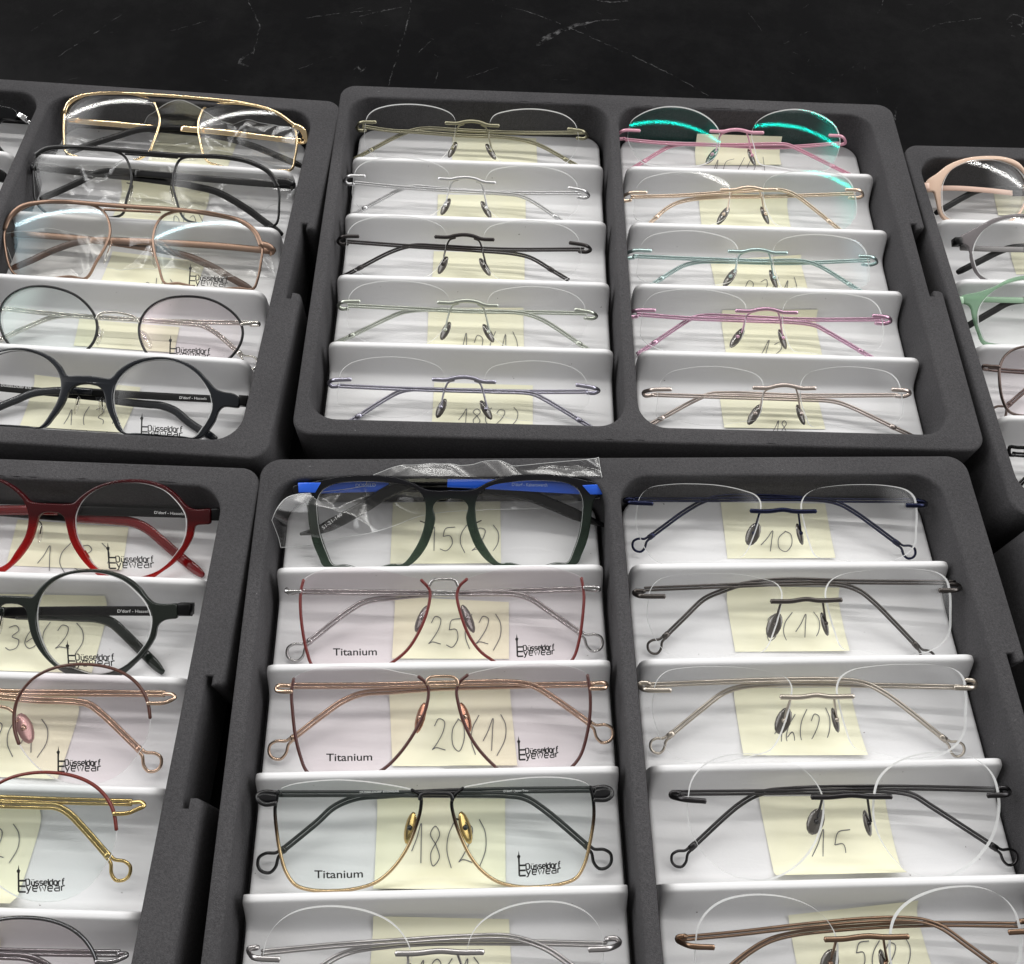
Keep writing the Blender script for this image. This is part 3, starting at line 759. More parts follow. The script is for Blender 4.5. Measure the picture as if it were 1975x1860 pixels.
S_BR = trace_rimless(g0, 6, BR_D); A_BR = anchors(g0, 6, (315, 634), (1482, 635))
build_rimless(g0, S_BR, PAL['champagne'], Z(6, 215, 665, 600, 675, 1000, 688, 1170, 698, 1250, 722, 1500, 840), Z(6, 1500, 670, 1000, 667, 620, 655, 520, 660, 440, 692, 250, 795))
for bay, k, lp, rp, col, lab, tL, tR in (
    (1, 5, (245, 238), (1445, 268), 'pink', 'pink rimless glasses with turquoise light streaks on their lenses',
     (150, 302, 400, 317, 800, 330, 1100, 324, 1180, 328, 1260, 362, 1480, 470), (1500, 336, 1100, 345, 700, 328, 500, 326, 420, 346, 260, 440)),
    (2, 5, (275, 630), (1565, 612), 'rose', 'rose gold rimless glasses in front of the pink pair',
     (185, 665, 500, 650, 800, 630, 1050, 613, 1150, 617, 1230, 647, 1320, 712, 1460, 825), (1600, 652, 1100, 656, 720, 662, 560, 677, 470, 701, 400, 742, 340, 797)),
    (3, 5, (308, 1000), (1645, 1035), 'teal', 'teal green rimless glasses in the middle bay, right column',
     (200, 1040, 600, 1052, 1000, 1065, 1280, 1067, 1380, 1096, 1590, 1224), (1690, 1072, 1200, 1080, 800, 1072, 630, 1072, 530, 1092, 460, 1127, 370, 1184)),
    (4, 6, (225, 216), (1385, 245), 'magenta', 'magenta pink rimless glasses behind the champagne pair',
     (130, 240, 400, 258, 700, 270, 1000, 283, 1080, 298, 1150, 335, 1330, 440), (1430, 272, 1000, 265, 650, 249, 500, 244, 430, 256, 370, 290, 215, 395))):
    g = Glasses('rimless_glasses', 'B', 1, bay, lab, 'rimless glasses in the back centre tray', tilt={1: 17, 2: 20, 3: 20}.get(bay, 23), z0=-.35 if bay == 1 else -.8)
    s_ = move(S_BR, A_BR, anchors(g, k, lp, rp))
    if bay == 1:
        s_['lensL'] = g.TT(Z(5, 172, 290, 174, 235, 190, 172, 260, 125, 350, 97, 440, 88, 550, 100, 640, 130, 710, 175, 748, 225, 758, 300, 740, 380)); s_['lensR'] = g.TT(Z(5, 1010, 440, 975, 340, 958, 250, 985, 182, 1050, 137, 1150, 111, 1240, 105, 1340, 120, 1430, 156, 1490, 202, 1516, 262, 1518, 330))
    build_rimless(g, s_, PAL[col], Z(k, *tL), Z(k, *tR), lens_mt={1: (LENS_CYAN, LENS_CYAN), 2: (None, LENS_CYAN), 3: (None, LENS_BLUE)}.get(bay, (None, None)), painted=bay == 1, R={1: 10, 2: 12, 3: 12}.get(bay, 20))

ER_D = dict(lp=(240, 222, 130, 216, 108, 207, 118, 202, 150, 204), rp=(1425, 230, 1500, 230, 1516, 222, 1505, 214, 1470, 211), bar=(697, 256, 780, 258, 850, 251, 900, 258, 1003, 258),
            aL=(740, 262, 728, 300, 714, 355), aR=(920, 262, 926, 310, 932, 358), padL=(735, 305, 682, 425), padR=(912, 306, 942, 424),
            lensL=(168, 330, 170, 240, 185, 186, 225, 148, 320, 132, 430, 130, 560, 138, 670, 160, 730, 182, 752, 216, 748, 262, 720, 360, 662, 468), lensR=(1008, 468, 970, 380, 948, 290, 940, 230, 955, 186, 1000, 155, 1100, 138, 1220, 133, 1340, 138, 1430, 156, 1468, 186, 1480, 240, 1478, 330, 1468, 420))
ERG = 'rimless glasses in the right column of the front centre tray'
g0 = Glasses('rimless_glasses', 'E', 1, 1, 'navy blue rimless glasses with eyelet tips over note 10', ERG, y0=-.05)
S_ER = trace_rimless(g0, 11, ER_D); A_ER = anchors(g0, 11, (240, 222), (1425, 230))
kw = dict(th=.22, coll=True, padw=.34, loop=.95, rolls=(.3, .85))
build_rimless(g0, S_ER, PAL['navy'], Z(11, 150, 204, 500, 204, 800, 200, 1040, 206, 1110, 222, 1180, 260, 1390, 413), Z(11, 1470, 211, 1100, 206, 800, 190, 590, 188, 500, 202, 410, 246, 222, 382), **kw)
for bay, lp, rp, col, lab, tL, tR in (
    (2, (293, 656), (1582, 628), 'bronze', 'dark bronze rimless glasses over note 8(1)', (200, 622, 550, 608, 850, 596, 1100, 598, 1200, 627, 1270, 680, 1380, 790, 1480, 895), (1640, 592, 1200, 588, 850, 580, 660, 600, 560, 632, 480, 668, 380, 762, 292, 848)),
    (3, (325, 1095), (1650, 1083), 'sand', 'sand coloured rimless glasses over note 16(2)', (205, 1070, 550, 1056, 850, 1046, 1100, 1046, 1230, 1062, 1330, 1112, 1610, 1328), (1710, 1078, 1250, 1071, 900, 1064, 650, 1080, 570, 1107, 470, 1182, 312, 1312))):
    g = Glasses('rimless_glasses', 'E', 1, bay, lab, ERG, y0=-.05)
    build_rimless(g, move(S_ER, A_ER, anchors(g, 11, lp, rp)), PAL[col], Z(11, *tL), Z(11, *tR), **kw)
ER4_D = dict(lp=(450, 362, 340, 352, 285, 335, 285, 325, 320, 320), rp=(1800, 335, 1890, 330, 1905, 315, 1890, 300, 1850, 300), bar=(957, 342, 1040, 342, 1150, 333, 1240, 340, 1340, 340),
             aL=(1008, 350, 998, 390, 984, 445), aR=(1225, 348, 1232, 400, 1242, 460), padL=(1005, 390, 947, 530), padR=(1205, 395, 1244, 540),
             lensL=(370, 345, 385, 270, 430, 205, 500, 160, 600, 138, 720, 140, 830, 165, 920, 210, 980, 270, 1014, 335, 1020, 420, 980, 560, 880, 680, 740, 742, 590, 722, 460, 640, 390, 520, 366, 430),
             lensR=(1265, 320, 1290, 250, 1350, 190, 1450, 145, 1560, 128, 1680, 136, 1780, 180, 1835, 240, 1857, 310, 1862, 400, 1830, 530, 1760, 630, 1670, 700, 1540, 735, 1410, 690, 1312, 580, 1263, 460))
kw = dict(th=.22, padw=.35, full=True, loop=.95, rolls=(.3, .85))
g0 = Glasses('rimless_glasses', 'E', 1, 4, 'gunmetal rimless glasses with round lenses over note 15', ERG, y0=-.1)
S_E4 = trace_rimless(g0, 12, ER4_D); A_E4 = anchors(g0, 12, (450, 362), (1800, 335))
build_rimless(g0, S_E4, PAL['gun'], Z(12, 315, 320, 700, 319, 1000, 315, 1300, 311, 1440, 332, 1530, 386, 1845, 590), Z(12, 1850, 300, 1300, 296, 860, 305, 720, 322, 620, 372, 375, 590), **kw)
g = Glasses('rimless_glasses', 'E', 1, 5, 'brown bronze round rimless glasses cut by the bottom photo edge', ERG, y0=-.1)
build_rimless(g, move(S_E4, A_E4, anchors(g, 12, (490, 1062), (1902, 990))), PAL['brown'], Z(12, 325, 1015, 600, 995, 900, 960, 1200, 931, 1400, 926, 1500, 937, 1580, 966, 1700, 1050, 1850, 1160), Z(12, 1930, 942, 1500, 951, 1100, 972, 860, 1000, 750, 1031, 650, 1090, 540, 1180), **kw)
g = Glasses('rimless_glasses', 'E', 0, 5, 'steel rimless glasses in the left column, bottom edge bay, note 18 under them', 'glasses in the left column of the front centre tray', y0=-.1)
build_rimless(g, move(S_E4, A_E4, anchors(g, 14, (365, 462), (1735, 418))), (.52, .5, .5), Z(14, 290, 425, 600, 400, 900, 380, 1200, 362, 1380, 361, 1480, 386, 1560, 421, 1680, 505), Z(14, 1810, 382, 1400, 386, 1000, 389, 810, 405, 700, 421, 620, 450, 520, 515), **kw)

# ------------------------------------------------------------------ wire-rimmed glasses
def curve_pts(P, c, R, dz=0): return [Vector((p.x, p.y, dz + sag(p, c, R))) for p in P]
def build_wire(g, k, d, rim_m, met, pad_mt=None, lens_mt=(None, None), R=10, rim_r=.075, rim_rz=.09, loop=1.15, print_w=None, eye=None):
    """glasses on wire rims traced in window k: rims, lens outlines, bridge, pads, endpieces, temples"""
    out = {}
    for side in 'LR':
        rim = g.TT(Z(k, *d['rim' + side])); top = g.TT(Z(k, *d['top' + side])) if 'top' + side in d else []
        if 'top' + side in d:
            full = rim + top[::-1][1:-1] if (rim[-1] - top[-1]).length < (rim[-1] - top[0]).length else rim + top[1:-1]
        else: full = rim
        lo, fz, L, c = lens(g, full, lens_mt[0 if side == 'L' else 1], R, d.get('th', .13)); out[side] = (lo, fz, L, c)
        closed = 'top' + side not in d
        path = catmull([Vector((p.x, p.y, 0)) for p in rim], .12, closed)
        path = [Vector((p.x, p.y, fz(p) - .05)) for p in path]
        g.add('rim', tube(path, rim_r, rim_rz, 10, closed), rim_m)
    g.add('bridge', tube(catmull(g.TT(Z(k, *d['bridge']), .02), .1), d.get('br', .07), .06, 10), met)
    for side, sd in (('L', 1), ('R', -1)):
        if 'pad' + side in d:
            t_, b_ = g.TT(Z(k, *d['pad' + side]), -.45); q = out[side][2]; mid = (t_ + b_) / 2
            near = min(q, key=lambda p: (Vector((p.x, p.y, 0)) - Vector((mid.x - sd * -.1, mid.y + .45, 0))).length)
            arm = [Vector((near.x, near.y, -.1)), Vector((near.x, near.y + .05, -.35)), mid + Vector((0, .2, .05)), mid + Vector((0, .03, .08))]
            nose_pad(g, arm, t_, b_, pad_mt, met, d.get('padw', .28), sd, .04)
    for n in ('eL', 'eR'):
        if n in d:
            q = Z(k, *d[n]); m_ = len(q) - 1; P = [g.T(p, .02 - .55 * (i / m_) ** 1.5) for i, p in enumerate(q)]
            o = g.add('endpiece', join(tube(catmull(P, .08), .10, .08, 10), plate([P], -.42, -.1, .04, 2)) if d.get('solid') else tube(catmull(P, .08), .10, .08, 10), met); g.add('hinge', ball(P[-1], .13, .09, .12, 10, 6), met, o)
    for n, dz in (('tL', -.72), ('tR', -.88)):
        if n in d:
            P = g.TT(Z(k, *d[n]), dz, .16); P[0].z = max(P[0].z, -.62)
            o = g.add('temple', double_wire(P, .07, .076, loop, 1, g), met); out[n] = o
            C = catmull(P, .15); g.add('collar', tube([C[-2], C[-1]], .165, .1, 10), met, o)
    return out
ELG = 'glasses in the left column of the front centre tray'
def titanium_prints(g, o, k, tbl, tbr, tower, wid):
    lo, fz, L, c = o['L']; a, b = g.TT(Z(k, *tbl, *tbr), -.1); text_print(g, lo, 'Titanium', a, b, (b - a).length * .16, INK, fz)
    lo, fz, L, c = o['R']; a, b = g.TT(Z(k, *tower, *wid), -.1); logo_print(g, lo, fz, a, (b - a).length, math.atan2((b - a).y, (b - a).x))
RED = paint((.13, .010, .008), .3, 0); STEEL = metal((.45, .44, .44), .2); ROSE = metal((.56, .41, .31), .2); MAROON = paint((.06, .014, .011), .3, 0)
BLACKM = paint((.005, .005, .006), .28, 0); GOLD = metal((.52, .39, .17), .2); GOLDPAD = metal((.62, .42, .16), .18); ROSEPAD = metal((.50, .27, .18), .2)
g = Glasses('half_rim_glasses', 'E', 0, 2, 'butterfly glasses with red lower rims and silver temples, lens printed Titanium', ELG, y0=-.1)
o = build_wire(g, 9, dict(th=.25, rimL=(255, 672, 242, 730, 241, 820, 255, 950, 275, 1050, 300, 1120, 350, 1160, 500, 1170, 650, 1140, 740, 1090, 810, 1025, 880, 900, 914, 785, 914, 725, 870, 672), topL=(255, 672, 330, 629, 430, 612, 560, 610, 700, 630, 800, 655, 870, 672),
    rimR=(1112, 667, 1072, 705, 1058, 750, 1075, 840, 1120, 960, 1180, 1045, 1240, 1090, 1340, 1150, 1480, 1165, 1600, 1140, 1665, 1085, 1697, 985, 1716, 850, 1722, 750, 1710, 662), topR=(1112, 667, 1200, 638, 1320, 612, 1450, 603, 1560, 608, 1640, 630, 1710, 662),
    bridge=(914, 706, 930, 678, 990, 670, 1048, 676, 1064, 706), padL=(905, 806, 842, 945), padR=(1085, 802, 1148, 950), eL=(245, 732, 168, 731, 170, 722, 185, 742, 245, 736), eR=(1720, 712, 1798, 715, 1800, 724, 1780, 728, 1715, 722),
    tL=(245, 735, 700, 740, 1100, 744, 1350, 746, 1440, 771, 1530, 830, 1705, 952), tR=(1715, 721, 1300, 735, 900, 750, 730, 765, 580, 787, 500, 831, 285, 997)), RED, STEEL, mat('grey_pad', (.2, .19, .18), .15, .6), (LENS_ROSE, LENS_ROSE))
titanium_prints(g, o, 9, (417, 1065), (645, 1063), (1372, 1070), (1568, 1062))
g = Glasses('half_rim_glasses', 'E', 0, 3, 'rose gold butterfly glasses with thin maroon lower rims, over note 20(1)', ELG, y0=-.1)
o = build_wire(g, 10, dict(th=.25, rimL=(250, 130, 240, 200, 248, 300, 262, 420, 285, 520, 315, 600, 370, 645, 500, 660, 620, 635, 715, 585, 800, 500, 880, 380, 925, 280, 937, 190, 920, 150, 885, 120), topL=(250, 130, 330, 90, 450, 69, 560, 68, 700, 78, 800, 100, 885, 120),
    rimR=(1138, 112, 1100, 145, 1081, 190, 1090, 260, 1125, 370, 1180, 470, 1260, 560, 1340, 625, 1480, 650, 1610, 625, 1675, 572, 1712, 520, 1740, 430, 1760, 300, 1760, 200, 1748, 112), topR=(1138, 112, 1220, 88, 1340, 65, 1480, 55, 1600, 60, 1700, 82, 1748, 112),
    bridge=(932, 160, 932, 135, 950, 122, 1005, 118, 1065, 122, 1085, 140, 1086, 165), padL=(920, 250, 876, 408), padR=(1100, 250, 1150, 402), eL=(245, 195, 200, 195, 168, 188, 172, 168, 235, 165), eR=(1760, 180, 1835, 176, 1843, 165, 1835, 152, 1775, 154),
    tL=(240, 165, 600, 165, 1000, 155, 1380, 150, 1470, 166, 1550, 211, 1760, 358), tR=(1770, 155, 1400, 165, 1000, 176, 750, 194, 600, 206, 500, 246, 400, 316, 245, 436)), MAROON, ROSE, ROSEPAD, (LENS_ROSE, LENS_ROSE))
titanium_prints(g, o, 10, (425, 542), (657, 538), (1398, 535), (1598, 525))
g = Glasses('half_rim_glasses', 'E', 0, 4, 'black butterfly glasses fading to gold rims, gold nose pads, over note 18', ELG, y0=-.1)
GRAD = gradient_material('black_to_gold', [(.0, (.52, .38, .22)), (.42, (.47, .34, .19)), (.62, (.05, .03, .018)), (.8, (.012, .012, .013))], 0, 4.3, .22, .85)
o = build_wire(g, 10, dict(th=.25, solid=True, rimL=(172, 705, 156, 790, 165, 900, 185, 1020, 215, 1120, 260, 1180, 330, 1203, 480, 1205, 600, 1188, 680, 1158, 760, 1090, 830, 990, 875, 880, 898, 790, 895, 732, 850, 700), topL=(172, 705, 230, 675, 330, 655, 470, 643, 600, 650, 720, 668, 800, 685, 850, 700),
    rimR=(1115, 690, 1075, 725, 1056, 762, 1068, 840, 1100, 930, 1150, 1030, 1210, 1105, 1290, 1160, 1390, 1184, 1500, 1186, 1620, 1172, 1690, 1145, 1730, 1080, 1760, 960, 1780, 830, 1776, 740, 1762, 682), topR=(1115, 690, 1200, 668, 1330, 645, 1480, 630, 1620, 635, 1720, 656, 1762, 682),
    bridge=(895, 745, 900, 722, 925, 713, 985, 712, 1035, 714, 1055, 724, 1060, 748), br=.085, padL=(866, 806, 824, 970), padR=(1100, 804, 1152, 970), padw=.3, eL=(165, 762, 110, 768, 76, 748, 70, 722, 105, 706, 180, 712), eR=(1780, 745, 1845, 742, 1870, 718, 1862, 692, 1830, 680, 1780, 686),
    tL=(185, 712, 700, 714, 1000, 716, 1330, 721, 1430, 736, 1520, 791, 1750, 985), tR=(1780, 686, 1400, 696, 1000, 706, 720, 722, 570, 736, 460, 781, 370, 861, 195, 1004)), GRAD, BLACKM, GOLDPAD, (LENS_GREEN, LENS_GREEN))
titanium_prints(g, o, 10, (365, 1133), (610, 1128), (1398, 1120), (1610, 1110))
for n, a, b, s in (('tL', (1320, 706), (1445, 702), "D'dorf - Japan Two"), ('tR', (590, 712), (790, 706), 'DÜSSELDORF EYEWEAR')):
    p, q = g.TT(Z(10, *a, *b), -.55); text_print(g, o[n], s, p, q, .09, WHITE_PRINT, None, 'temple_print')

# half-rim rounds of the front left tray
DG_ = 'glasses in the front left tray'
D3 = dict(wire=(115, 500, 88, 420, 80, 330, 95, 240, 130, 170, 200, 95, 300, 40, 430, 9, 560, 6, 680, 26, 780, 70, 850, 130, 895, 200, 915, 262, 925, 340),
          low=(925, 340, 908, 450, 850, 560, 780, 650, 690, 715, 570, 748, 400, 735, 260, 665, 170, 580, 115, 500))
def build_halfround(g, k, s, eR, tR, tL, rim_m, met, padp, lens_mt, cx, prints=None, pad_mt=None):
    def mirror(P): return [Vector((2 * cx - p.x, p.y, p.z)) for p in P]
    res = {}
    for side, f in (('R', lambda P: P), ('L', mirror)):
        wire, low = f(s['wire']), f(s['low']); lo, fz, L, c = lens(g, wire + low[1:-1], lens_mt, 11, .13); res[side] = (lo, fz)
        P = catmull([Vector((p.x, p.y, 0)) for p in wire], .12); g.add('rim', tube([Vector((p.x, p.y, fz(p) - .03)) for p in P], .07, .09, 10), rim_m)
        t_, b_ = f(padp); sd = -1 if side == 'R' else 1
        arm = [Vector((wire[1].x, wire[1].y + .4, -.1)), Vector((wire[1].x + .05 * sd, wire[1].y + .45, -.4)), (t_ + b_) / 2 + Vector((0, .12, .1))]
        nose_pad(g, arm, t_, b_, pad_mt, met, .33, sd, .045)
        q = f(eR); o = g.add('endpiece', tube(catmull(q, .08), .09, .07, 10), met); g.add('hinge', ball(q[-1], .12, .09, .1, 10, 6), met, o)
    y = s['wire'][2].y + .15; x0 = s['wire'][2].x
    g.add('bridge', tube(catmull([Vector((2 * cx - x0, y, -.1)), Vector((2 * cx - x0 + .25, y + .2, 0)), Vector((cx, y + .3, .04)), Vector((x0 - .25, y + .2, 0)), Vector((x0, y, -.1))], .1), .07, .06, 10), met)
    for P in (tL, tR):
        o = g.add('temple', double_wire(P, .075, .08, 1.15, 1, g), met); C = catmull(P, .15); g.add('collar', tube([C[-2], C[-1]], .17, .1, 10), met, o)
    return res
def halfround(bay, k, lab, rim_m, met, dx, eR, tR, tL, lens_mt, tower, padm):
    g = Glasses('half_rim_glasses', 'D', 1, bay, lab, DG_, y0=-.1)
    if bay == 3:
        s = {n: g.TT(Z(8, *v)) for n, v in D3.items()}; s['pad'] = g.TT(Z(8, 120, 308, 190, 495), -.45); s['a'] = [g.T(Z(8, 910, 240)[0])]; s['c'] = [g.T(Z(8, -45, 240)[0])]
        halfround.s = s
    s0 = halfround.s; a = g.T(Z(8, *dx)[0]); d = a - s0['a'][0]
    s = {n: [p + d for p in v] for n, v in s0.items()}; cx = s['c'][0].x
    q = Z(8, *eR); e_ = [g.T(p, .03 - .6 * (i / (len(q) - 1)) ** 1.4) for i, p in enumerate(q)]
    TL, TR = g.TT(Z(8, *tL), -.74, .16), g.TT(Z(8, *tR), -.9, .16)
    # the folded temples run on beyond the photo edge to the far hinge / eyelet
    h = Vector((2 * cx - e_[-1].x, e_[-1].y, -.66)); TL = [h] + TL
    n0 = TR[-1]; far = 2 * cx - TL[-1].x; TR = TR + [Vector((cx - .2, n0.y, n0.z)), Vector((cx - 1.6, n0.y - .15, n0.z)), g.lift(Vector((far + .2, TL[-1].y + .2, -.9)))]
    r = build_halfround(g, 8, s, e_, TR, TL, rim_m, met, s['pad'], lens_mt, cx, None, padm)
    if tower:
        lo, fz = r['R']; p, q = g.TT(Z(8, *tower), -.1); logo_print(g, lo, fz, p, (q - p).length, math.atan2((q - p).y, (q - p).x))
    return g
halfround(3, 8, 'rose gold half-rim round glasses with brown upper wire, below the dark green pair', paint((.075, .025, .016), .28, 0), ROSE, (910, 240), (910, 246, 1000, 245, 1040, 235, 1082, 210, 1066, 192, 1020, 188), (1020, 187, 500, 183, 60, 178), (0, 205, 200, 225, 470, 236, 550, 252, 620, 302, 865, 536), LENS_ROSE, (377, 662, 640, 662), mat('rose_pad', (.42, .26, .24), .2, .5))
halfround(4, 8, 'yellow gold half-rim round glasses with red upper wire', paint((.14, .018, .012), .28, 0), GOLD, (700, 925), (700, 930, 790, 925, 840, 905, 892, 880, 876, 858, 815, 860), (815, 860, 400, 850, 20, 836), (0, 872, 250, 880, 350, 886, 420, 922, 520, 1022, 672, 1195), LENS_GREEN, (133, 1402, 418, 1400), mat('gold_pad', (.5, .38, .2), .2, .6))
halfround(5, 8, 'gunmetal half-rim round glasses at the lower left photo corner', metal((.12, .12, .125), .25), metal((.30, .29, .30), .2), (590, 1842), (590, 1846, 690, 1845, 740, 1830, 785, 1806, 775, 1794, 740, 1794), (740, 1794, 400, 1790, 20, 1782), (0, 1808, 180, 1822, 290, 1870, 380, 1960), LENS_ROSE, None, PAD)

# ------------------------------------------------------------------ acetate frames
def mirror_pts(P, cx): return [Vector((2 * cx - p.x, p.y, p.z)) for p in P]
def acetate_spec(g, k, d):
    s = {n: g.TT(Z(k, *d[n])) for n in ('outT', 'outN', 'inn')}; s['c'] = g.TT(Z(k, *d['c'])); s['a'] = g.TT(Z(k, *d['a']))
    return s
def shift(s, v): return {n: [p + v for p in P] for n, P in s.items()}
def build_acetate(g, s, fm, temples, lens_mt=None, th=.30, hinge_mt=None, hinge=None, pads=None, pad_wire=None, bend=70, yb=-.2, bev=.07, lens_R=12, tint=None):
    cx = s['c'][0].x
    a, b = s['outT'][-1], s['outN'][0]
    mid = [Vector((a.x * .8 + b.x * .2, yb + .22, 0)), Vector(((a.x + b.x) / 2, yb, 0)), Vector((a.x * .2 + b.x * .8, yb + .22, 0))] if a.y > yb + .3 else []
    half = s['outT'] + mid + s['outN']
    half = [half[0]] + half[1:]
    h = catmull([Vector((p.x, p.y, 0)) for p in half], .14); h[0].x = cx; h[-1].x = cx
    outer = h + mirror_pts(h, cx)[::-1][1:-1]
    inn = close_lens([Vector((p.x, p.y, 0)) for p in s['inn']], yb + .32); inner = catmull(inn, .14, True)
    V, Fc = plate([outer, inner, mirror_pts(inner, cx)], -th, 0, bev, 3)
    bendz = lambda x: .15 - ((x - cx) ** 2) / (2 * bend)
    for v in V: v.z += bendz(v.x)
    g.add('front_frame', (V, Fc), fm)
    res = {}
    for side, L in (('R', inner), ('L', mirror_pts(inner, cx))):
        c = centroid(L); lo, fz, _, _ = lens(g, L, lens_mt, lens_R, .13, z=bendz(c.x) - .02 - .0); res[side] = (lo, fz)
    return res, cx, bendz
def flat_temple(g, pts, width, thick, mt, dz, tip=None, name='temple', taper=None, parent=None, c=.1):
    P = g.TT(pts, dz, c) if not isinstance(pts[0], Vector) else [g.lift(p, c) for p in pts]
    C = catmull(P, .16)
    return g.add(name, tube(C, width / 2, thick / 2, 12, False, taper), mt, parent), C
def tip_taper(s): return 1 if s < .9 else 1 - .45 * ((s - .9) / .1) ** 2
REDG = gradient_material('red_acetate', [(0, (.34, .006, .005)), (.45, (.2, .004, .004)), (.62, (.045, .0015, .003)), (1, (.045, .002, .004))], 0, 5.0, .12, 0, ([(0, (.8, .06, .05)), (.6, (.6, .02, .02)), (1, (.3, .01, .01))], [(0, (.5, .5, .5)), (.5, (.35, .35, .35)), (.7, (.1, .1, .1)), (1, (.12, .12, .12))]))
REDT = mat('red_tip', (.15, .004, .006), .12, 0, .5, .3); DGREEN = mat('dark_green_acetate', (.011, .015, .012), .16, 0, .4, .15); SLATE_A = mat('slate_acetate', (.010, .012, .016), .22, 0, .4, .1)
BLK = mat('black_metal', (.004, .004, .0045), .3, 0, .18, 0); BLKA = mat('black_acetate', (.003, .0033, .004), .1, 0, .25, .05)
def side_pads(g, cx, x, ytop, ybot, mt, wire_mt, dz=-.45, hw=.22):
    for sd in (1, -1):
        t_ = Vector((cx + sd * x, ytop, dz)); b_ = Vector((cx + sd * (x + .12), ybot, dz))
        arm = [Vector((cx + sd * (x + .35), ytop + .25, -.25)), Vector((cx + sd * (x + .12), ytop + .12, -.5)), t_, (t_ + b_) / 2]
        nose_pad(g, arm, t_, b_, mt, wire_mt, hw, -sd, .03, knob=False)

D1 = dict(c=(385, 350), a=(1525, 440), outT=(385, 348, 440, 350, 500, 350, 545, 342, 600, 292, 700, 226, 820, 186, 950, 170, 1080, 180, 1200, 221, 1290, 292, 1345, 358, 1400, 391, 1460, 393, 1522, 392, 1527, 440, 1523, 500, 1470, 506, 1420, 516, 1396, 600, 1342, 700, 1262, 790, 1180, 850),
          outN=(670, 830, 590, 740, 522, 620, 490, 500, 474, 445, 440, 420, 385, 412), inn=(690, 800, 640, 722, 572, 600, 550, 480, 560, 410, 610, 320, 700, 250, 820, 206, 950, 195, 1080, 206, 1200, 251, 1290, 332, 1348, 420, 1361, 500, 1340, 620, 1280, 722, 1190, 815))
D2 = dict(c=(97, 1030), a=(1278, 1140), outT=(97, 1026, 180, 1028, 242, 1028, 300, 960, 380, 891, 500, 846, 640, 830, 780, 841, 900, 881, 1000, 951, 1068, 1040, 1110, 1078, 1160, 1090, 1220, 1091, 1276, 1091, 1281, 1140, 1278, 1196, 1230, 1202, 1188, 1212, 1142, 1250, 1120, 1340, 1060, 1440, 990, 1520),
          outN=(398, 1535, 300, 1430, 240, 1320, 212, 1200, 194, 1120, 150, 1088, 97, 1080), inn=(440, 1535, 360, 1455, 302, 1335, 272, 1210, 276, 1110, 311, 1010, 380, 931, 480, 876, 640, 851, 780, 866, 900, 916, 1000, 1001, 1070, 1091, 1103, 1190, 1085, 1320, 1030, 1420, 955, 1500))
g = Glasses('round_glasses', 'D', 1, 1, 'translucent red round glasses with black temples, rearmost in the front left tray', DG_, z0=-1.3, y0=.2, tilt=30)
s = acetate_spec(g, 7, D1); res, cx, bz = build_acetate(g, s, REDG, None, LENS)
o1, C = flat_temple(g, Z(7, 1600, 430, 1300, 418, 1000, 410, 700, 402, 420, 398) , .46, .11, BLK, -.74, name='temple')
P = C[-1]; g.add('temple_tip', tube(catmull([g.lift(q, .2) for q in (P, P + Vector((-1.6, -.05, -.05)), P + Vector((-3.6, -.25, -.1)), P + Vector((-5.2, -1.2, -.3)), P + Vector((-6.6, -2.5, -.6)))], .15), .25, .13, 12, False, tip_taper), REDT, o1)
p, q = g.TT(Z(7, 1130, 422, 1345, 432), -.66); text_print(g, o1, "D'dorf - Hassels", p, q, .13, WHITE_PRINT, None, 'temple_print')
o2, C = flat_temple(g, Z(7, 560, 452, 700, 460, 850, 470, 980, 488, 1080, 535, 1180, 618, 1300, 722, 1400, 805, 1490, 876), .5, .24, REDT, -.92, taper=tip_taper, c=.16)
hl = Vector((2 * cx - s['a'][0].x - .3, s['a'][0].y, -.7)); g.add('temple_bar', tube(catmull([hl, (hl + C[0]) / 2, C[1]], .3), .23, .055, 10), BLK, o2)
for sd, x in ((1, s['a'][0].x), (-1, 2 * cx - s['a'][0].x)): g.add('hinge', box(Vector((x + sd * .28, s['a'][0].y + .05, -.42 + bz(x))), .27, .30, .34), BLK)
side_pads(g, cx, .75, s['a'][0].y - .75, s['a'][0].y - 1.7, SILICONE, BLK)
lo, fz = res['R']; p, q = g.TT(Z(7, 815, 818, 1145, 818), -.1); logo_print(g, lo, fz, p, (q - p).length, math.atan2((q - p).y, (q - p).x))

g = Glasses('round_glasses', 'D', 1, 2, 'dark green round glasses with chunky temple, note 36(2) beneath them', DG_, z0=-1.3, y0=.2, tilt=28)
s = acetate_spec(g, 7, D2); S_D2 = s; res, cx, bz = build_acetate(g, s, DGREEN, None, LENS)
o1, C = flat_temple(g, Z(7, 1410, 1137, 1100, 1135, 700, 1134, 300, 1138, 30, 1142), .46, .11, BLK, -.74)
P = C[-1]; g.add('temple_tip', tube(catmull([g.lift(q, .2) for q in (P, P + Vector((-1.4, -.1, -.05)), P + Vector((-2.6, -.6, -.2)), P + Vector((-4.4, -2.3, -.5)))], .15), .25, .13, 12, False, tip_taper), DGREEN, o1)
p, q = g.TT(Z(7, 860, 1146, 1098, 1148), -.66); text_print(g, o1, "D'dorf - Hassels", p, q, .14, WHITE_PRINT, None, 'temple_print')
o2, C = flat_temple(g, Z(7, 120, 1160, 300, 1166, 560, 1176, 720, 1186, 820, 1222, 920, 1310, 1000, 1390, 1100, 1490, 1195, 1588), .5, .24, DGREEN, -.92, taper=tip_taper, c=.16)
hl = Vector((2 * cx - s['a'][0].x - .3, s['a'][0].y, -.7)); g.add('temple_bar', tube(catmull([hl, (hl + C[0]) / 2, C[1]], .3), .23, .055, 10), BLK, o2)
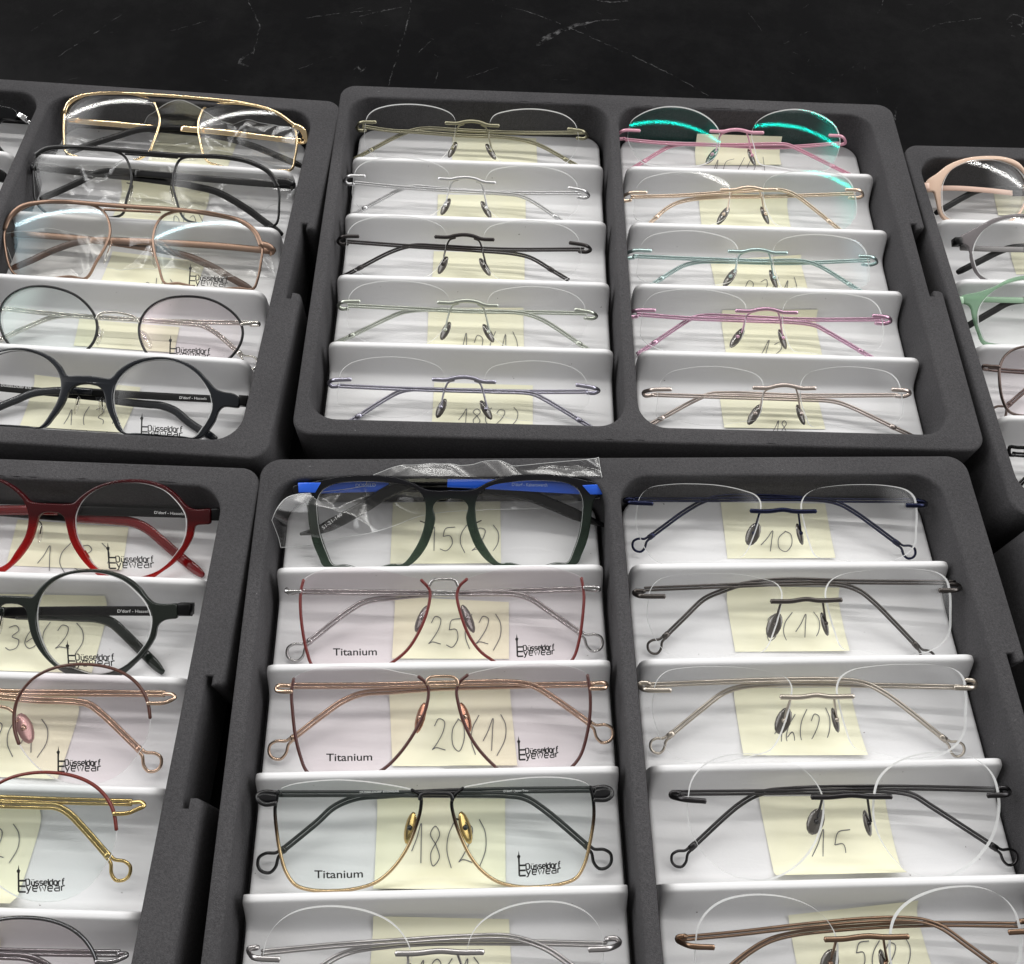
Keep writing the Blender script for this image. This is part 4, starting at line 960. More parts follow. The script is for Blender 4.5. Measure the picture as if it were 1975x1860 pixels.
for sd, x in ((1, s['a'][0].x), (-1, 2 * cx - s['a'][0].x)): g.add('hinge', box(Vector((x + sd * .3, s['a'][0].y + .05, -.40 + bz(x))), .32, .27, .34), BLK)
side_pads(g, cx, .75, s['a'][0].y - .5, s['a'][0].y - 1.5, SILICONE, BLK)
lo, fz = res['R']; p, q = g.TT(Z(7, 518, 1535, 858, 1535), -.1); logo_print(g, lo, fz, p, (q - p).length, math.atan2((q - p).y, (q - p).x))

A5 = dict(c=(515, 680), a=(1368, 805), outT=(515, 676, 580, 684, 640, 690, 690, 640, 770, 591, 900, 564, 1020, 576, 1120, 621, 1190, 690, 1238, 742, 1290, 760, 1340, 768, 1368, 790, 1370, 820, 1364, 846, 1280, 846, 1252, 872, 1230, 930, 1190, 990, 1150, 1030),
          outN=(702, 1005, 650, 930, 620, 860, 598, 765, 566, 735, 515, 722), inn=(720, 1000, 675, 910, 655, 830, 660, 745, 700, 672, 780, 612, 900, 581, 1010, 592, 1110, 642, 1180, 722, 1214, 800, 1214, 870, 1170, 960, 1115, 1025))
AG = 'glasses in the back left tray'
g = Glasses('round_glasses', 'A', 1, 5, 'dark slate round glasses with thick rims, front bay of the back left tray', AG, y0=.4)
s = acetate_spec(g, 2, A5); S_A5 = s; res, cx, bz = build_acetate(g, s, SLATE_A, None, LENS)
o1, C = flat_temple(g, Z(2, 1405, 818, 1200, 806, 1000, 796, 750, 782, 530, 768), .42, .11, BLK, -.7)
P = C[-1]; g.add('temple_tip', tube(catmull([g.lift(q, .2) for q in [P] + g.TT(Z(2, 400, 760, 300, 762, 190, 775, 90, 815, 0, 852, -120, 910), -.74)], .15), .22, .13, 12, False, tip_taper), SLATE_A, o1)
p, q = g.TT(Z(2, 1035, 806, 1192, 812), -.62); text_print(g, o1, "D'dorf - Hassels", p, q, .13, WHITE_PRINT, None, 'temple_print')
o2, C = flat_temple(g, Z(2, 560, 795, 700, 822, 850, 838, 930, 846, 1010, 876, 1090, 942, 1180, 1000, 1250, 1040), .44, .22, SLATE_A, -.9, taper=tip_taper, c=.16)
hl = Vector((2 * cx - s['a'][0].x - .3, s['a'][0].y, -.68)); g.add('temple_bar', tube(catmull([hl, (hl + C[0]) / 2, C[1]], .3), .21, .055, 10), BLK, o2)
p, q = g.TT(Z(2, 5, 734, 180, 750), -.6); text_print(g, o2, 'DÜSSELDORF EYE', p, q, .13, WHITE_PRINT, None, 'temple_print')
for sd, x in ((1, s['a'][0].x), (-1, 2 * cx - s['a'][0].x)): g.add('hinge', box(Vector((x + sd * .18, s['a'][0].y + .02, -.36 + bz(x))), .24, .28, .3), BLK)
side_pads(g, cx, .62, s['a'][0].y - .3, s['a'][0].y - 1.35, SILICONE, BLK)
lo, fz = res['R']; p, q = g.TT(Z(2, 823, 1030, 1060, 1036), -.1); logo_print(g, lo, fz, p, (q - p).length, math.atan2((q - p).y, (q - p).x))

for bay, px, lab, mt_ in ((1, (250, 590), 'glossy black glasses with bright metal hinge at the upper left photo edge', BLKA), (2, (40, 1700), 'black glasses in front of the glossy pair, at the left photo edge', BLK)):
    g = Glasses('round_glasses', 'A', 0, bay, lab, AG)
    a = g.T(Z(15, *px)[0]); s2 = shift(S_A5, a - S_A5['a'][0]); res, cx, bz = build_acetate(g, s2, mt_, None, LENS)
    x = a.x
    if bay == 1:
        g.add('hinge', box(Vector((x + .45, a.y - .25, -.35)), .3, .16, .2, Matrix.Rotation(-.5, 3, 'Z')), metal((.75, .75, .76), .12)); g.add('hinge', ball(Vector((x + .85, a.y - .5, -.4)), .14), metal((.75, .75, .76), .12))
    for sd, dz in ((1, -.72), (-1, -.9)):
        x0 = cx + sd * (a.x - cx + .35); P = [Vector((x0, a.y - .1, dz)), Vector((cx, a.y - .15, dz)), Vector((cx - sd * 4.2, a.y - .3, dz)), Vector((cx - sd * 5.6, a.y - 1.2, dz)), Vector((cx - sd * 7.4, a.y - 2.7, dz))]
        flat_temple(g, P, .4, .16, mt_, dz, taper=tip_taper, c=.14)

# ---- glasses in the right-hand tray
CG = 'glasses in the right-hand tray'
C1 = dict(c=(790, 240), a=(192, 250), outT=(790, 232, 740, 228, 700, 205, 645, 145, 580, 118, 480, 109, 380, 118, 300, 146, 240, 190, 192, 224, 188, 250, 192, 280, 226, 283, 240, 330, 252, 385, 270, 420), outN=(640, 430, 690, 350, 715, 290, 740, 268, 790, 262),
          inn=(640, 410, 690, 320, 700, 250, 660, 180, 580, 141, 480, 129, 380, 141, 305, 182, 266, 250, 262, 320, 275, 400))
C2 = dict(c=(905, 530), a=(362, 530), outT=(905, 522, 860, 515, 810, 470, 740, 425, 670, 408, 600, 410, 520, 430, 450, 465, 400, 492, 364, 512, 358, 530, 362, 548, 398, 568, 414, 615, 430, 675, 448, 715), outN=(790, 700, 830, 640, 850, 580, 870, 555, 905, 548),
          inn=(780, 690, 825, 600, 820, 520, 770, 455, 680, 425, 570, 438, 485, 478, 436, 540, 419, 600, 426, 650, 450, 705))
C3 = dict(c=(960, 870), a=(368, 835), outT=(960, 850, 910, 840, 860, 790, 770, 735, 690, 722, 600, 740, 530, 775, 455, 800, 372, 818, 364, 835, 370, 852, 410, 872, 428, 940, 450, 1010, 474, 1065), outN=(830, 1060, 880, 990, 900, 920, 920, 885, 960, 875),
          inn=(820, 1040, 870, 950, 870, 870, 820, 790, 700, 745, 580, 770, 500, 820, 455, 880, 446, 950, 462, 1010, 484, 1055))
for bay, d, lab, mt_, tl, tr, cmt in ((1, C1, 'pale beige round glasses with black temple tips, rearmost at the right photo edge', mat('beige_acetate', (.72, .52, .40), .25, 0, .5, .3), (200, 275, 330, 275, 480, 285, 620, 300), (670, 272, 560, 276, 440, 288, 370, 320, 300, 360, 222, 405), mat('beige_temple', (.75, .52, .42), .3)),
                              (2, C2, 'warm grey round glasses with rounded black tips in front of the beige pair', mat('grey_acetate', (.16, .145, .15), .25, 0, .5, .3), (350, 580, 450, 585, 560, 588, 678, 590), (700, 572, 610, 580, 540, 605, 450, 650, 335, 708), mat('grey_temple', (.24, .23, .23), .35)),
                              (3, C3, 'mint green round glasses with black temple tips at the right photo edge', gradient_material('mint_acetate', [(0, (.33, .47, .36)), (1, (.28, .42, .31))], 0, 5, .15, 0, ([(0, (.7, .9, .72)), (1, (.7, .9, .72))], [(0, (.4, .4, .4)), (1, (.4, .4, .4))])), (360, 838, 470, 845, 678, 850), (690, 848, 600, 862, 520, 905, 400, 975, 340, 1010), mat('mint_temple', (.36, .55, .38), .25))):
    g = Glasses('round_glasses', 'C', 0, bay, lab, CG)
    s = acetate_spec(g, 13, d); res, cx, bz = build_acetate(g, s, mt_, None, LENS, th=.22)
    o1, C = flat_temple(g, Z(13, *tl), .36, .12, cmt, -.6); P = C[-1]; o1.name = 'temple'
    g.add('temple_tip', tube(catmull([g.lift(q, .16) for q in (P, P + Vector((2.5, -.05, -.1)), P + Vector((4, -.8, -.3)), P + Vector((5.5, -2, -.5)))], .15), .2, .12, 12, False, tip_taper), BLK, o1)
    o2, C = flat_temple(g, Z(13, *tr), .40, .22, BLK, -.85, taper=lambda s_: 1 if s_ < .93 else 1 - .3 * ((s_ - .93) / .07) ** 2, c=.16)
    far = Vector((2 * cx - s['a'][0].x + .2, C[0].y, -.6)); g.add('temple_bar', tube([far, (far + C[0]) / 2, C[0]], .18, .06, 10), cmt, o2)
    for sd in (1, -1): g.add('hinge', box(Vector((cx - sd * (cx - s['a'][0].x + .16), s['a'][0].y - .12, -.35)), .22, .22, .28), BLK if bay == 2 else cmt)
    side_pads(g, cx, .65, s['a'][0].y - .4, s['a'][0].y - 1.4, SILICONE, BLK)
g = Glasses('wire_glasses', 'C', 0, 4, 'thin dark bronze wire glasses below the mint green pair', CG)
DKB = metal((.13, .10, .09), .28)
build_wire(g, 13, dict(rimL=(553, 1260, 556, 1190, 580, 1138, 622, 1104, 690, 1085, 780, 1090, 850, 1130, 880, 1200, 870, 1280, 830, 1370, 760, 1430, 680, 1440, 610, 1420, 572, 1360), rimR=(1150, 1290, 1153, 1220, 1180, 1165, 1225, 1130, 1290, 1110, 1380, 1115, 1450, 1155, 1480, 1225, 1470, 1305, 1430, 1395, 1360, 1455, 1280, 1465, 1210, 1445, 1170, 1385),
    bridge=(882, 1220, 920, 1170, 1015, 1160, 1110, 1180, 1152, 1235), eL=(553, 1190, 510, 1188, 470, 1186, 468, 1200, 490, 1206), tL=(490, 1204, 600, 1212, 900, 1230, 1150, 1240, 1250, 1280, 1420, 1420), tR=(1540, 1225, 1100, 1220, 800, 1235, 700, 1300, 600, 1385)), DKB, DKB, SILICONE, (LENS_ROSE, LENS_ROSE))
g = Glasses('wire_glasses', 'C', 0, 5, 'black metal glasses at the lower end of the right-hand tray', CG)
build_wire(g, 13, dict(rimL=(690, 1660, 692, 1600, 720, 1550, 780, 1520, 870, 1515, 950, 1545, 985, 1610, 980, 1700, 930, 1780, 850, 1810, 770, 1800, 712, 1745), rimR=(1280, 1680, 1282, 1620, 1310, 1570, 1370, 1540, 1460, 1535, 1540, 1565, 1575, 1630, 1570, 1720, 1520, 1800, 1440, 1830, 1360, 1820, 1302, 1765),
    bridge=(988, 1630, 1030, 1590, 1130, 1580, 1230, 1595, 1282, 1640), eL=(690, 1606, 640, 1604, 606, 1602, 604, 1640, 625, 1645), tL=(615, 1640, 750, 1648, 1000, 1660, 1250, 1670, 1350, 1710, 1500, 1850), tR=(1640, 1660, 1200, 1645, 850, 1655, 760, 1700, 640, 1810)), BLKA, BLKA, SILICONE)

# ---- big black and blue glasses
g = Glasses('bold_glasses', 'E', 0, 1, 'chunky black to green glasses with bright blue corners, in a clear sleeve', ELG, tilt=30, z0=-1.3, y0=.2)
E1 = dict(c=(1025, 225), a=(1840, 200), outT=(1025, 204, 1080, 206, 1150, 198, 1220, 164, 1320, 131, 1480, 121, 1620, 130, 1740, 154, 1815, 168, 1842, 176, 1840, 226, 1800, 236, 1778, 262, 1768, 300, 1762, 370, 1742, 470, 1712, 545, 1690, 590), outN=(1230, 585, 1160, 508, 1122, 420, 1106, 350, 1116, 288, 1090, 258, 1025, 250),
          inn=(1280, 585, 1210, 500, 1170, 410, 1155, 315, 1160, 255, 1188, 210, 1240, 181, 1350, 162, 1480, 155, 1620, 166, 1690, 202, 1715, 255, 1714, 335, 1700, 430, 1670, 520, 1638, 585))
BG = gradient_material('black_green_acetate', [(0, (.055, .078, .06)), (.5, (.04, .058, .045)), (.72, (.012, .018, .014)), (.85, (.006, .006, .008))], 0, 4.6, .14, 0, ([(0, (.30, .37, .31)), (.6, (.2, .27, .22)), (1, (.05, .06, .06))], [(0, (.55, .55, .55)), (.45, (.5, .5, .5)), (.75, (.08, .08, .08)), (1, (0, 0, 0))]))
BG.node_tree.nodes['Principled BSDF'].inputs['Coat Weight'].default_value = 0; BG.node_tree.nodes['Principled BSDF'].inputs['Specular IOR Level'].default_value = .3
BLUE = mat('blue_acetate', (.02, .13, .78), .28, 0, .5, .3)
s = acetate_spec(g, 9, E1); res, cx, bz = build_acetate(g, s, BG, None, LENS, th=.36)
for poly in ((1715, 180, 1843, 173, 1845, 229, 1757, 229), (224, 167, 346, 166, 316, 219, 227, 219)):
    P = g.TT(Z(9, *poly)); V, Fc = plate([P], -.5, .05, .05, 2); xm = sum(p.x for p in P) / 4
    for v in V: v.z += bz(v.x)
    g.add('corner_inlay', (V, Fc), BLUE)
o1, C = flat_temple(g, Z(9, 1815, 200, 1650, 192, 1500, 184, 1300, 172, 1010, 158), .62, .14, BLUE, -.55, c=.1)
o1b, C2_ = flat_temple(g, Z(9, 1016, 158, 900, 158, 800, 172, 700, 212, 560, 300, 420, 376, 330, 415, 240, 434), .62, .26, BLKA, -.62, name='temple_tip', parent=o1, taper=lambda s_: 1 if s_ < .8 else 1 - .75 * ((s_ - .8) / .2), c=.15)
o2, C = flat_temple(g, Z(9, 270, 194, 420, 188, 560, 184, 700, 182), .62, .14, BLUE, -.72, c=.1)
o2b, C3_ = flat_temple(g, Z(9, 695, 182, 1000, 190, 1250, 205, 1420, 228, 1560, 282, 1720, 350, 1838, 392), .60, .26, BLKA, -.82, name='temple_tip', parent=o2, taper=lambda s_: 1 if s_ < .85 else 1 - .7 * ((s_ - .85) / .15), c=.15)
p, q = g.TT(Z(9, 1345, 183, 1530, 186), -.45); text_print(g, o1, "D'dorf - Kaiserswerth", p, q, .16, mat('pale_blue_print', (.45, .6, .9), .5), None, 'temple_print')
p, q = g.TT(Z(9, 530, 188, 635, 186), -.62); text_print(g, o2, 'DÜSSELD', p, q, .16, mat('pale_blue_print', (.45, .6, .9), .5), None, 'temple_print')
p, q = g.TT(Z(9, 362, 410, 462, 335), -.4); text_print(g, o1b, '51-21-140', p, q, .17, WHITE_PRINT, None, 'temple_print')
side_pads(g, cx, 1.18, 2.25, 1.35, SILICONE, BLK, -.3, .18)

# ------------------------------------------------------------------ aviators with a double bridge
def build_aviator(g, k, d, met, lens_mt, tips, rough_bar=.1, gold_temples=None, padp=True, tl=None, tr=None, twd=.44):
    L_ = close_lens(g.TT(Z(k, *d['left'])), d.get('yb', .2)); R_ = close_lens(g.TT(Z(k, *d['right'])), d.get('yb', .2)); out = {}
    for side, q in (('L', L_), ('R', R_)):
        lo, fz, L, c = lens(g, q, lens_mt, d.get('R', 12), .12); out[side] = (lo, fz, L, c)
        P = [Vector((p.x, p.y, fz(p) - .04)) for p in L]; g.add('rim', tube(P, .075, .1, 8, True), met)
    bar = catmull(g.TT(Z(k, *d['bar']), .06), .12); g.add('brow_bar', tube(bar, rough_bar, .07, 10), met)
    if 'slot' in d: g.add('bridge', tube(catmull(g.TT(Z(k, *d['slot']), .02), .12), .075, .07, 10), met)
    for n in ('eL', 'eR'):
        if n in d:
            q = Z(k, *d[n]); P = [g.T(p, .05 - .6 * (i / (len(q) - 1)) ** 1.5) for i, p in enumerate(q)]
            g.add('endpiece', tube(catmull(P, .08), .2, .07, 10), met)
    for n, dz in (('tR', -.62), ('tL', -.82)):
        o, C = flat_temple(g, Z(k, *d[n]), twd, .10, gold_temples or met, dz, c=.12)
        if n + 't' in d: flat_temple(g, Z(k, *d[n + 't']), .44, .2, tips, dz - .06, taper=tip_taper, c=.15, name='temple_tip', parent=o)
    for n, sd in (('padL', 1), ('padR', -1)):
        if n in d:
            t_, b_ = g.TT(Z(k, *d[n]), -.35); nose_pad(g, [t_ + Vector((-sd * .25, .15, .2)), t_ + Vector((0, .12, 0)), (t_ + b_) / 2], t_, b_, SILICONE, met, .17, sd, .035, knob=False)
    return out
g = Glasses('aviator_glasses', 'A', 1, 1, 'shiny gold aviator glasses, rearmost in the back left tray', AG, tilt=19, z0=-.8)
GOLDB = metal((.80, .62, .38), .16)
build_aviator(g, 1, dict(left=(372, 450, 366, 370, 366, 290, 372, 225, 400, 172, 468, 138, 600, 122, 760, 128, 884, 165, 905, 210, 920, 270, 906, 340, 880, 410, 862, 450), right=(1190, 505, 1152, 385, 1140, 300, 1150, 240, 1176, 192, 1260, 180, 1420, 190, 1580, 230, 1690, 300, 1712, 390, 1700, 480, 1678, 550),
    bar=(372, 225, 400, 170, 468, 135, 640, 119, 900, 130, 1170, 150, 1420, 180, 1590, 228, 1700, 305), eL=(378, 215, 362, 240, 366, 275), eR=(1695, 305, 1745, 330, 1765, 390, 1740, 400),
    tR=(1745, 400, 1500, 370, 1300, 345, 1045, 322), tRt=(1060, 322, 950, 320, 800, 332, 640, 380, 480, 430, 380, 470), tL=(385, 270, 520, 285, 680, 298, 900, 318), tLt=(880, 318, 1150, 350, 1330, 385, 1480, 432, 1620, 490, 1750, 545)), GOLDB, LENS, BLK, .115)
g = Glasses('aviator_glasses', 'A', 1, 2, 'matt black aviator glasses in a crumpled clear sleeve, between gold and copper pairs', AG, tilt=24, z0=-.95)
o = build_aviator(g, 1, dict(left=(205, 745, 192, 640, 190, 540, 206, 475, 262, 444, 350, 434, 520, 440, 640, 450, 712, 478, 750, 560, 755, 632, 730, 722, 700, 815), right=(1062, 842, 1012, 722, 993, 640, 1002, 560, 1032, 494, 1120, 482, 1300, 492, 1450, 524, 1556, 582, 1602, 662, 1607, 760, 1586, 870),
    bar=(206, 475, 262, 441, 350, 430, 520, 438, 700, 450, 1030, 478, 1300, 490, 1450, 521, 1556, 580, 1602, 660), slot=(722, 470, 1025, 492), eL=(192, 545, 180, 560, 195, 575), eR=(1600, 625, 1650, 628, 1690, 650, 1680, 665), padL=(762, 660, 748, 760), padR=(985, 668, 1010, 770),
    tR=(1690, 655, 1400, 632, 1100, 606, 780, 580), tRt=(800, 580, 640, 570, 560, 582, 440, 640, 330, 690, 230, 730), tL=(200, 545, 500, 580, 800, 610, 1100, 650), tLt=(1080, 648, 1250, 690, 1400, 772, 1520, 858, 1630, 938)), BLACKM, LENS, BLK, .15)
g = Glasses('aviator_glasses', 'A', 1, 3, 'satin copper aviator glasses with blue light streaks on the lenses', AG, tilt=15, z0=-.8)
COPPER = metal((.27, .18, .135), .38)
o = build_aviator(g, 1, dict(left=(28, 1010, 24, 900, 60, 832, 130, 776, 240, 753, 400, 750, 530, 764, 595, 800, 625, 860, 630, 930, 606, 1002, 560, 1082, 490, 1185), right=(950, 1215, 916, 1120, 890, 1030, 880, 950, 895, 872, 930, 822, 990, 800, 1120, 800, 1260, 822, 1390, 862, 1470, 922, 1510, 1002, 1504, 1085, 1484, 1180, 1455, 1240),
    bar=(24, 905, 60, 828, 126, 772, 240, 749, 400, 747, 560, 760, 780, 776, 1000, 790, 1200, 814, 1390, 858, 1470, 918, 1508, 1000), slot=(600, 792, 925, 806), eL=(28, 880, 14, 900, 18, 960), eR=(1508, 990, 1545, 1000, 1575, 1030, 1560, 1045), padL=(640, 985, 598, 1105), padR=(870, 1000, 900, 1130),
    tR=(1560, 1030, 1300, 1005, 1000, 985, 700, 972, 520, 968), tRt=(540, 968, 430, 985, 300, 1030, 180, 1085, 60, 1135), tL=(40, 930, 300, 945, 600, 975, 900, 1020), tLt=(880, 1015, 1080, 1060, 1240, 1130, 1330, 1185, 1450, 1250)), COPPER, LENS_BLUE, mat('brown_tip', (.085, .045, .03), .35), .15)
lo, fz, L, c = o['R']; p, q = g.TT(Z(1, 1100, 1240, 1320, 1250), -.1); logo_print(g, lo, fz, p, (q - p).length, math.atan2((q - p).y, (q - p).x))
g = Glasses('wire_glasses', 'A', 1, 4, 'thin black round wire glasses with silver temples behind the slate pair', AG)
o = build_wire(g, 2, dict(rimL=(5, 410, -12, 330, 8, 255, 60, 200, 140, 166, 230, 157, 330, 170, 430, 206, 500, 262, 545, 330, 555, 400, 530, 480, 460, 550, 360, 590, 240, 590, 130, 555, 50, 490), rimR=(797, 400, 810, 340, 860, 276, 950, 231, 1070, 217, 1200, 231, 1300, 276, 1372, 342, 1396, 412, 1380, 490, 1320, 570, 1210, 625, 1090, 640, 960, 615, 860, 560, 812, 480),
    bridge=(556, 345, 572, 318, 640, 307, 730, 318, 782, 338, 800, 365), padL=(594, 400, 560, 500), padR=(818, 410, 868, 520), eL=(-8, 290, -30, 288, -40, 296, 10, 290, 30, 290), eR=(1392, 378, 1440, 370, 1490, 368, 1494, 380, 1450, 382),
    tL=(30, 290, 400, 325, 800, 352, 1100, 376, 1170, 386, 1250, 430, 1385, 548), tR=(1450, 378, 1000, 360, 600, 338, 400, 327, 290, 340, 180, 382, 0, 466)), mat('black_wire', (.012, .012, .013), .3, .3), metal((.62, .60, .56), .18), SILICONE, (LENS_GREEN, LENS_ROSE))
lo, fz, L, c = o['R']; p, q = g.TT(Z(2, 990, 582, 1222, 588), -.1); logo_print(g, lo, fz, p, (q - p).length, math.atan2((q - p).y, (q - p).x))

# ------------------------------------------------------------------ yellow notes
def n_(k, x, y): return Z(k, x, y)[0]
def zbox(k, txt, x0, y0, x1, y1): a, b = Z(k, x0, y0, x1, y1); return (txt, a[0], a[1], b[0], b[1])
note('B', 1, n_(3, 860, 357), n_(3, 1410, 362), 'yellow note under the olive gold glasses')
note('B', 2, n_(3, 765, 735), n_(3, 1340, 745), 'yellow note under the bright silver glasses')
note('B', 3, n_(3, 738, 1108), n_(3, 1335, 1125), 'yellow note under the dark gunmetal glasses')
note('B', 4, n_(4, 760, 295), n_(4, 1325, 297), 'yellow note under the greenish silver glasses, (1) half hidden', writing=zbox(4, '12(1)', 940, 445, 1290, 560))
note('B', 5, n_(4, 795, 735), n_(4, 1382, 752), 'yellow note under the slate grey glasses, marked 18(2)', writing=zbox(4, '18(2)', 935, 895, 1280, 990))
note('B', 1, n_(5, 608, 258), n_(5, 1148, 275), 'yellow note standing up behind the bridge of the pink glasses', bl=n_(5, 600, 455), br=n_(5, 1140, 462), ztop=-.75, writing=zbox(5, '15(2)', 690, 430, 1050, 540))
note('B', 2, n_(5, 622, 640), n_(5, 1182, 655), 'yellow note under the rose gold rimless glasses')
note('B', 3, n_(5, 690, 1060), n_(5, 1265, 1033), 'yellow note under the teal glasses', writing=zbox(5, '23(1)', 900, 1190, 1250, 1320))
note('B', 4, n_(6, 582, 222), n_(6, 1088, 217), 'yellow note under the magenta rimless glasses, marked 13', writing=zbox(6, '13', 785, 378, 910, 470))
note('B', 5, n_(6, 570, 668), n_(6, 1090, 678), 'yellow note under the pale champagne glasses', bl=n_(6, 595, 838), br=n_(6, 1130, 845), writing=zbox(6, '18', 850, 803, 920, 880))
note('E', 1, n_(9, 724, 268), n_(9, 1285, 264), 'yellow note marked 15(2) under the blue-cornered glasses', bl=n_(9, 711, 590), br=n_(9, 1288, 588), writing=zbox(9, '15(2)', 890, 395, 1268, 520))
note('E', 2, n_(9, 735, 762), n_(9, 1330, 790), 'yellow note marked 25(2) under the red-rimmed glasses', bl=n_(9, 720, 1085), br=n_(9, 1330, 1085), writing=zbox(9, '25(2)', 908, 868, 1282, 1018))
note('E', 3, n_(10, 738, 200), n_(10, 1352, 186), 'yellow note marked 20(1) under the rose gold butterfly glasses', bl=n_(10, 755, 575), br=n_(10, 1390, 575), writing=zbox(10, '20(1)', 955, 325, 1322, 490))
note('E', 4, n_(10, 678, 735), n_(10, 1328, 740), 'yellow note marked 18(2) under the black and gold glasses', bl=n_(10, 662, 1200), br=n_(10, 1336, 1195), writing=zbox(10, '18(2)', 850, 870, 1228, 1072))
note('E', 5, n_(14, 780, 270), n_(14, 1382, 283), 'yellow note at the bottom photo edge under the steel glasses', bl=n_(14, 755, 640), br=n_(14, 1400, 650), writing=zbox(14, '18(1)', 950, 462, 1250, 580))
note('E', 1, n_(11, 557, 215), n_(11, 1045, 222), 'yellow note marked 10 under the navy glasses', bl=n_(11, 590, 478), br=n_(11, 1092, 478), writing=zbox(11, '10', 738, 350, 886, 446))
note('E', 2, n_(11, 588, 610), n_(11, 1110, 618), 'yellow note marked 8(1) under the dark bronze glasses', bl=n_(11, 625, 915), br=n_(11, 1155, 915), writing=zbox(11, '8(1)', 755, 740, 1012, 860), curl=.5)
note('E', 3, n_(11, 618, 1085), n_(11, 1163, 1083), 'yellow note marked 16(2) under the sand coloured glasses', bl=n_(11, 662, 1400), br=n_(11, 1238, 1400), writing=zbox(11, '16(2)', 805, 1200, 1062, 1345), curl=.5)
note('E', 4, n_(12, 705, 340), n_(12, 1308, 335), 'yellow note marked 15 under the round gunmetal glasses', bl=n_(12, 778, 718), br=n_(12, 1382, 708), writing=zbox(12, '15', 955, 495, 1122, 682), curl=.7)
note('E', 5, n_(12, 845, 908), n_(12, 1465, 838), 'crooked yellow note under the brown bronze glasses', bl=n_(12, 905, 1240), br=n_(12, 1545, 1200), writing=zbox(12, '5(2)', 1150, 1035, 1420, 1180))
note('A', 1, n_(1, 925, 347), n_(1, 1370, 397), 'yellow note under the gold aviator glasses')
note('A', 2, n_(1, 700, 612), n_(1, 1210, 690), 'yellow note under the matt black aviator glasses', writing=zbox(1, '2(3)', 980, 825, 1160, 900))
note('A', 3, n_(1, 650, 1035), n_(1, 1185, 1095), 'yellow note under the copper aviator glasses', writing=zbox(1, '2(2)', 820, 1205, 1000, 1270))
note('A', 4, n_(2, 458, 345), n_(2, 1035, 392), 'yellow note under the black wire glasses', bl=n_(2, 425, 500), br=n_(2, 1005, 540))
note('A', 5, n_(2, 202, 672), n_(2, 812, 742), 'yellow note marked (3) under the slate glasses', bl=n_(2, 118, 965), br=n_(2, 705, 1005), writing=zbox(2, '1.(3)', 365, 865, 650, 985))
note('D', 1, n_(7, 128, 465), n_(7, 942, 522), 'yellow note marked 1(3) under the red round glasses', bl=n_(7, 45, 800), br=n_(7, 895, 838), writing=zbox(7, '1(3)', 270, 652, 785, 838))
note('D', 2, n_(7, -20, 1015), n_(7, 775, 1030), 'yellow note marked 36(2) under the dark green glasses', bl=n_(7, -130, 1570), br=n_(7, 672, 1590), writing=zbox(7, '36(2)', 40, 1235, 605, 1415))
note('D', 3, n_(8, -205, 185), n_(8, 482, 198), 'yellow note under the half-rim rose gold glasses', bl=n_(8, -300, 690), br=n_(8, 362, 718), writing=zbox(8, '7(1)', -90, 372, 282, 560))
note('D', 4, n_(8, -420, 885), n_(8, 250, 897), 'yellow note under the yellow gold glasses', bl=n_(8, -540, 1470), br=n_(8, 102, 1488), writing=zbox(8, '7(2)', -260, 1015, 106, 1205))
note('D', 5, n_(8, -680, 1660), n_(8, 6, 1690), 'corner of a yellow note at the lower left photo edge')
note('C', 1, n_(13, 512, 252), n_(13, 1010, 250), 'yellow note under the beige glasses', bl=n_(13, 545, 415), br=n_(13, 1060, 415))
note('C', 2, n_(13, 610, 592), n_(13, 1130, 590), 'yellow note under the warm grey glasses', bl=n_(13, 640, 715), br=n_(13, 1170, 715))

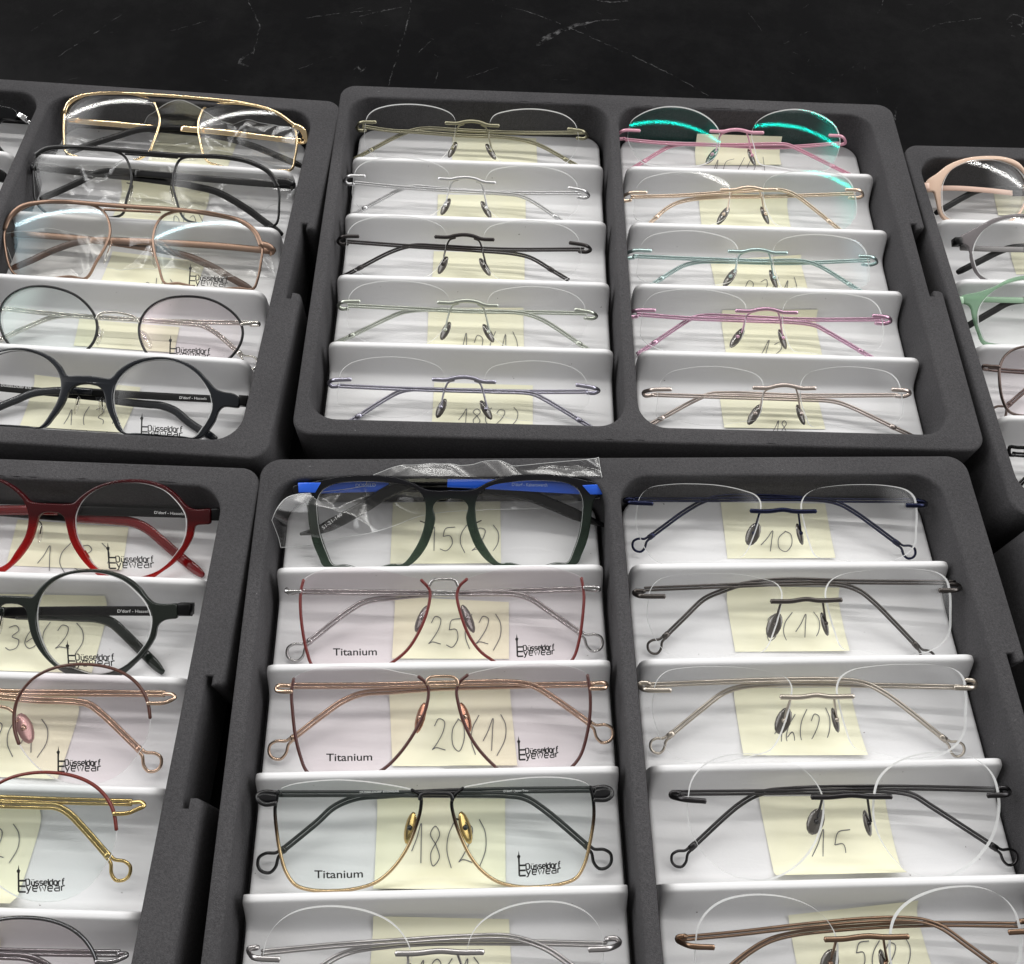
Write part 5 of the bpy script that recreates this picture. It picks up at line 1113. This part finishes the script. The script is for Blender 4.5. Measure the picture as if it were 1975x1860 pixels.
# ------------------------------------------------------------------ clear crumpled plastic sleeves
def sleeve(t, c, bay, k, top, bot, dz, amp, label, seed, tilt=13, z0=-1.0, y0=.12, folds=14):
    rs = random.Random(seed); g = Glasses.__new__(Glasses); a = math.radians(tilt)
    g.t, g.c, g.bay = t, c, bay; g.q = Vector((c * COL_STEP + COL_W / 2, -PITCH_Y * (bay - 1) + y0, z0)); g.R = Matrix.Rotation(a, 3, 'X')
    T_ = catmull(g.TT(Z(k, *top), dz), .1); B_ = catmull(g.TT(Z(k, *bot), dz), .1); nu, nv = 200, 64
    def samp(P, u):
        f = u * (len(P) - 1); i = min(int(f), len(P) - 2); return P[i].lerp(P[i + 1], f - i)
    W = [(f_, rs.gauss(1.2, .75), rs.uniform(0, 6), rs.uniform(.6, 1.4) / f_) for f_ in (rs.uniform(.5, 2.4) for _ in range(folds))]
    W2 = [(rs.uniform(2, 6), rs.uniform(0, math.pi), rs.uniform(0, 6), rs.uniform(.04, .1)) for _ in range(5)]
    tri = lambda x: abs((x / math.pi) % 2 - 1) * 2 - 1
    V, Fc = [], []
    for i in range(nu + 1):
        u = i / nu; A, B = samp(T_, u), samp(B_, u)
        for j in range(nv + 1):
            P = A.lerp(B, j / nv); x, y = P.x, P.y; h = 0
            wx = x + .35 * math.sin(1.3 * y + seed); wy = y + .3 * math.sin(1.1 * x + seed * 2)
            for f, th, ph, am in W: h += am * tri(f * (wx * math.cos(th) + wy * math.sin(th)) + ph)
            for f, th, ph, am in W2: h += am * tri(f * (wx * math.cos(th) + wy * math.sin(th)) + ph) / 3
            P = g.lift(Vector((x, y, P.z + amp * h)), .05); Q = g.tray(P)
            if t == 'A' and Q.y > 4.0: Q.y = 4.0 + .15 * math.tanh(Q.y - 4.0); P = g.loc(Q)
            elif Q.y > 4.2: Q.z = max(Q.z, .80 + .04 * abs(h)) if Q.y > 4.35 else max(Q.z, .80 * (Q.y - 4.2) / .15); P = g.loc(Q)
            V.append(P)
    for i in range(nu):
        for j in range(nv):
            a_ = i * (nv + 1) + j; Fc.append((a_, a_ + 1, a_ + nv + 2, a_ + nv + 1))
    o = link('plastic_sleeve', (V, Fc), None, FILM)
    for row in ([V[i * (nv + 1)] for i in range(nu + 1)], [V[i * (nv + 1) + nv] for i in range(nu + 1)], V[:nv + 1], V[-nv - 1:]): link('film_edge', tube(row[::2], .013, n=5), o, EDGE)
    o.matrix_world = tray_matrix(t) @ Matrix.Translation(g.q * U) @ g.R.to_4x4()
    return tag(o, label, 'plastic sleeve', 'clear crumpled sleeves around glasses')
sleeve('E', 0, 1, 9, (125, 350, 200, 235, 350, 215, 600, 180, 850, 125, 1010, 118, 1400, 75, 1800, 38), (150, 500, 300, 490, 500, 440, 720, 392, 870, 345, 1200, 310, 1500, 300, 1815, 245), -.62, .27, 'clear crumpled sleeve round the temples of the blue-cornered glasses', 5, 30, -1.3, .2)
sleeve('A', 1, 1, 1, (290, 330, 400, 260, 700, 270, 900, 205, 1100, 190, 1400, 300, 1745, 400), (250, 440, 500, 470, 700, 470, 900, 490, 1100, 480, 1400, 480, 1700, 560), -.5, .28, 'clear crumpled sleeve behind the gold aviator glasses', 11)
sleeve('A', 1, 2, 1, (95, 575, 300, 550, 700, 560, 1000, 580, 1400, 600, 1700, 620), (110, 760, 400, 800, 700, 810, 1000, 840, 1400, 790, 1705, 720), -.48, .3, 'clear crumpled sleeve behind the matt black aviator glasses', 3)
sleeve('A', 1, 3, 1, (40, 960, 300, 940, 600, 960, 900, 990, 1200, 1000, 1560, 1040), (60, 1160, 350, 1170, 600, 1130, 900, 1150, 1200, 1190, 1580, 1170), -.48, .28, 'clear crumpled sleeve behind the copper aviator glasses', 8)
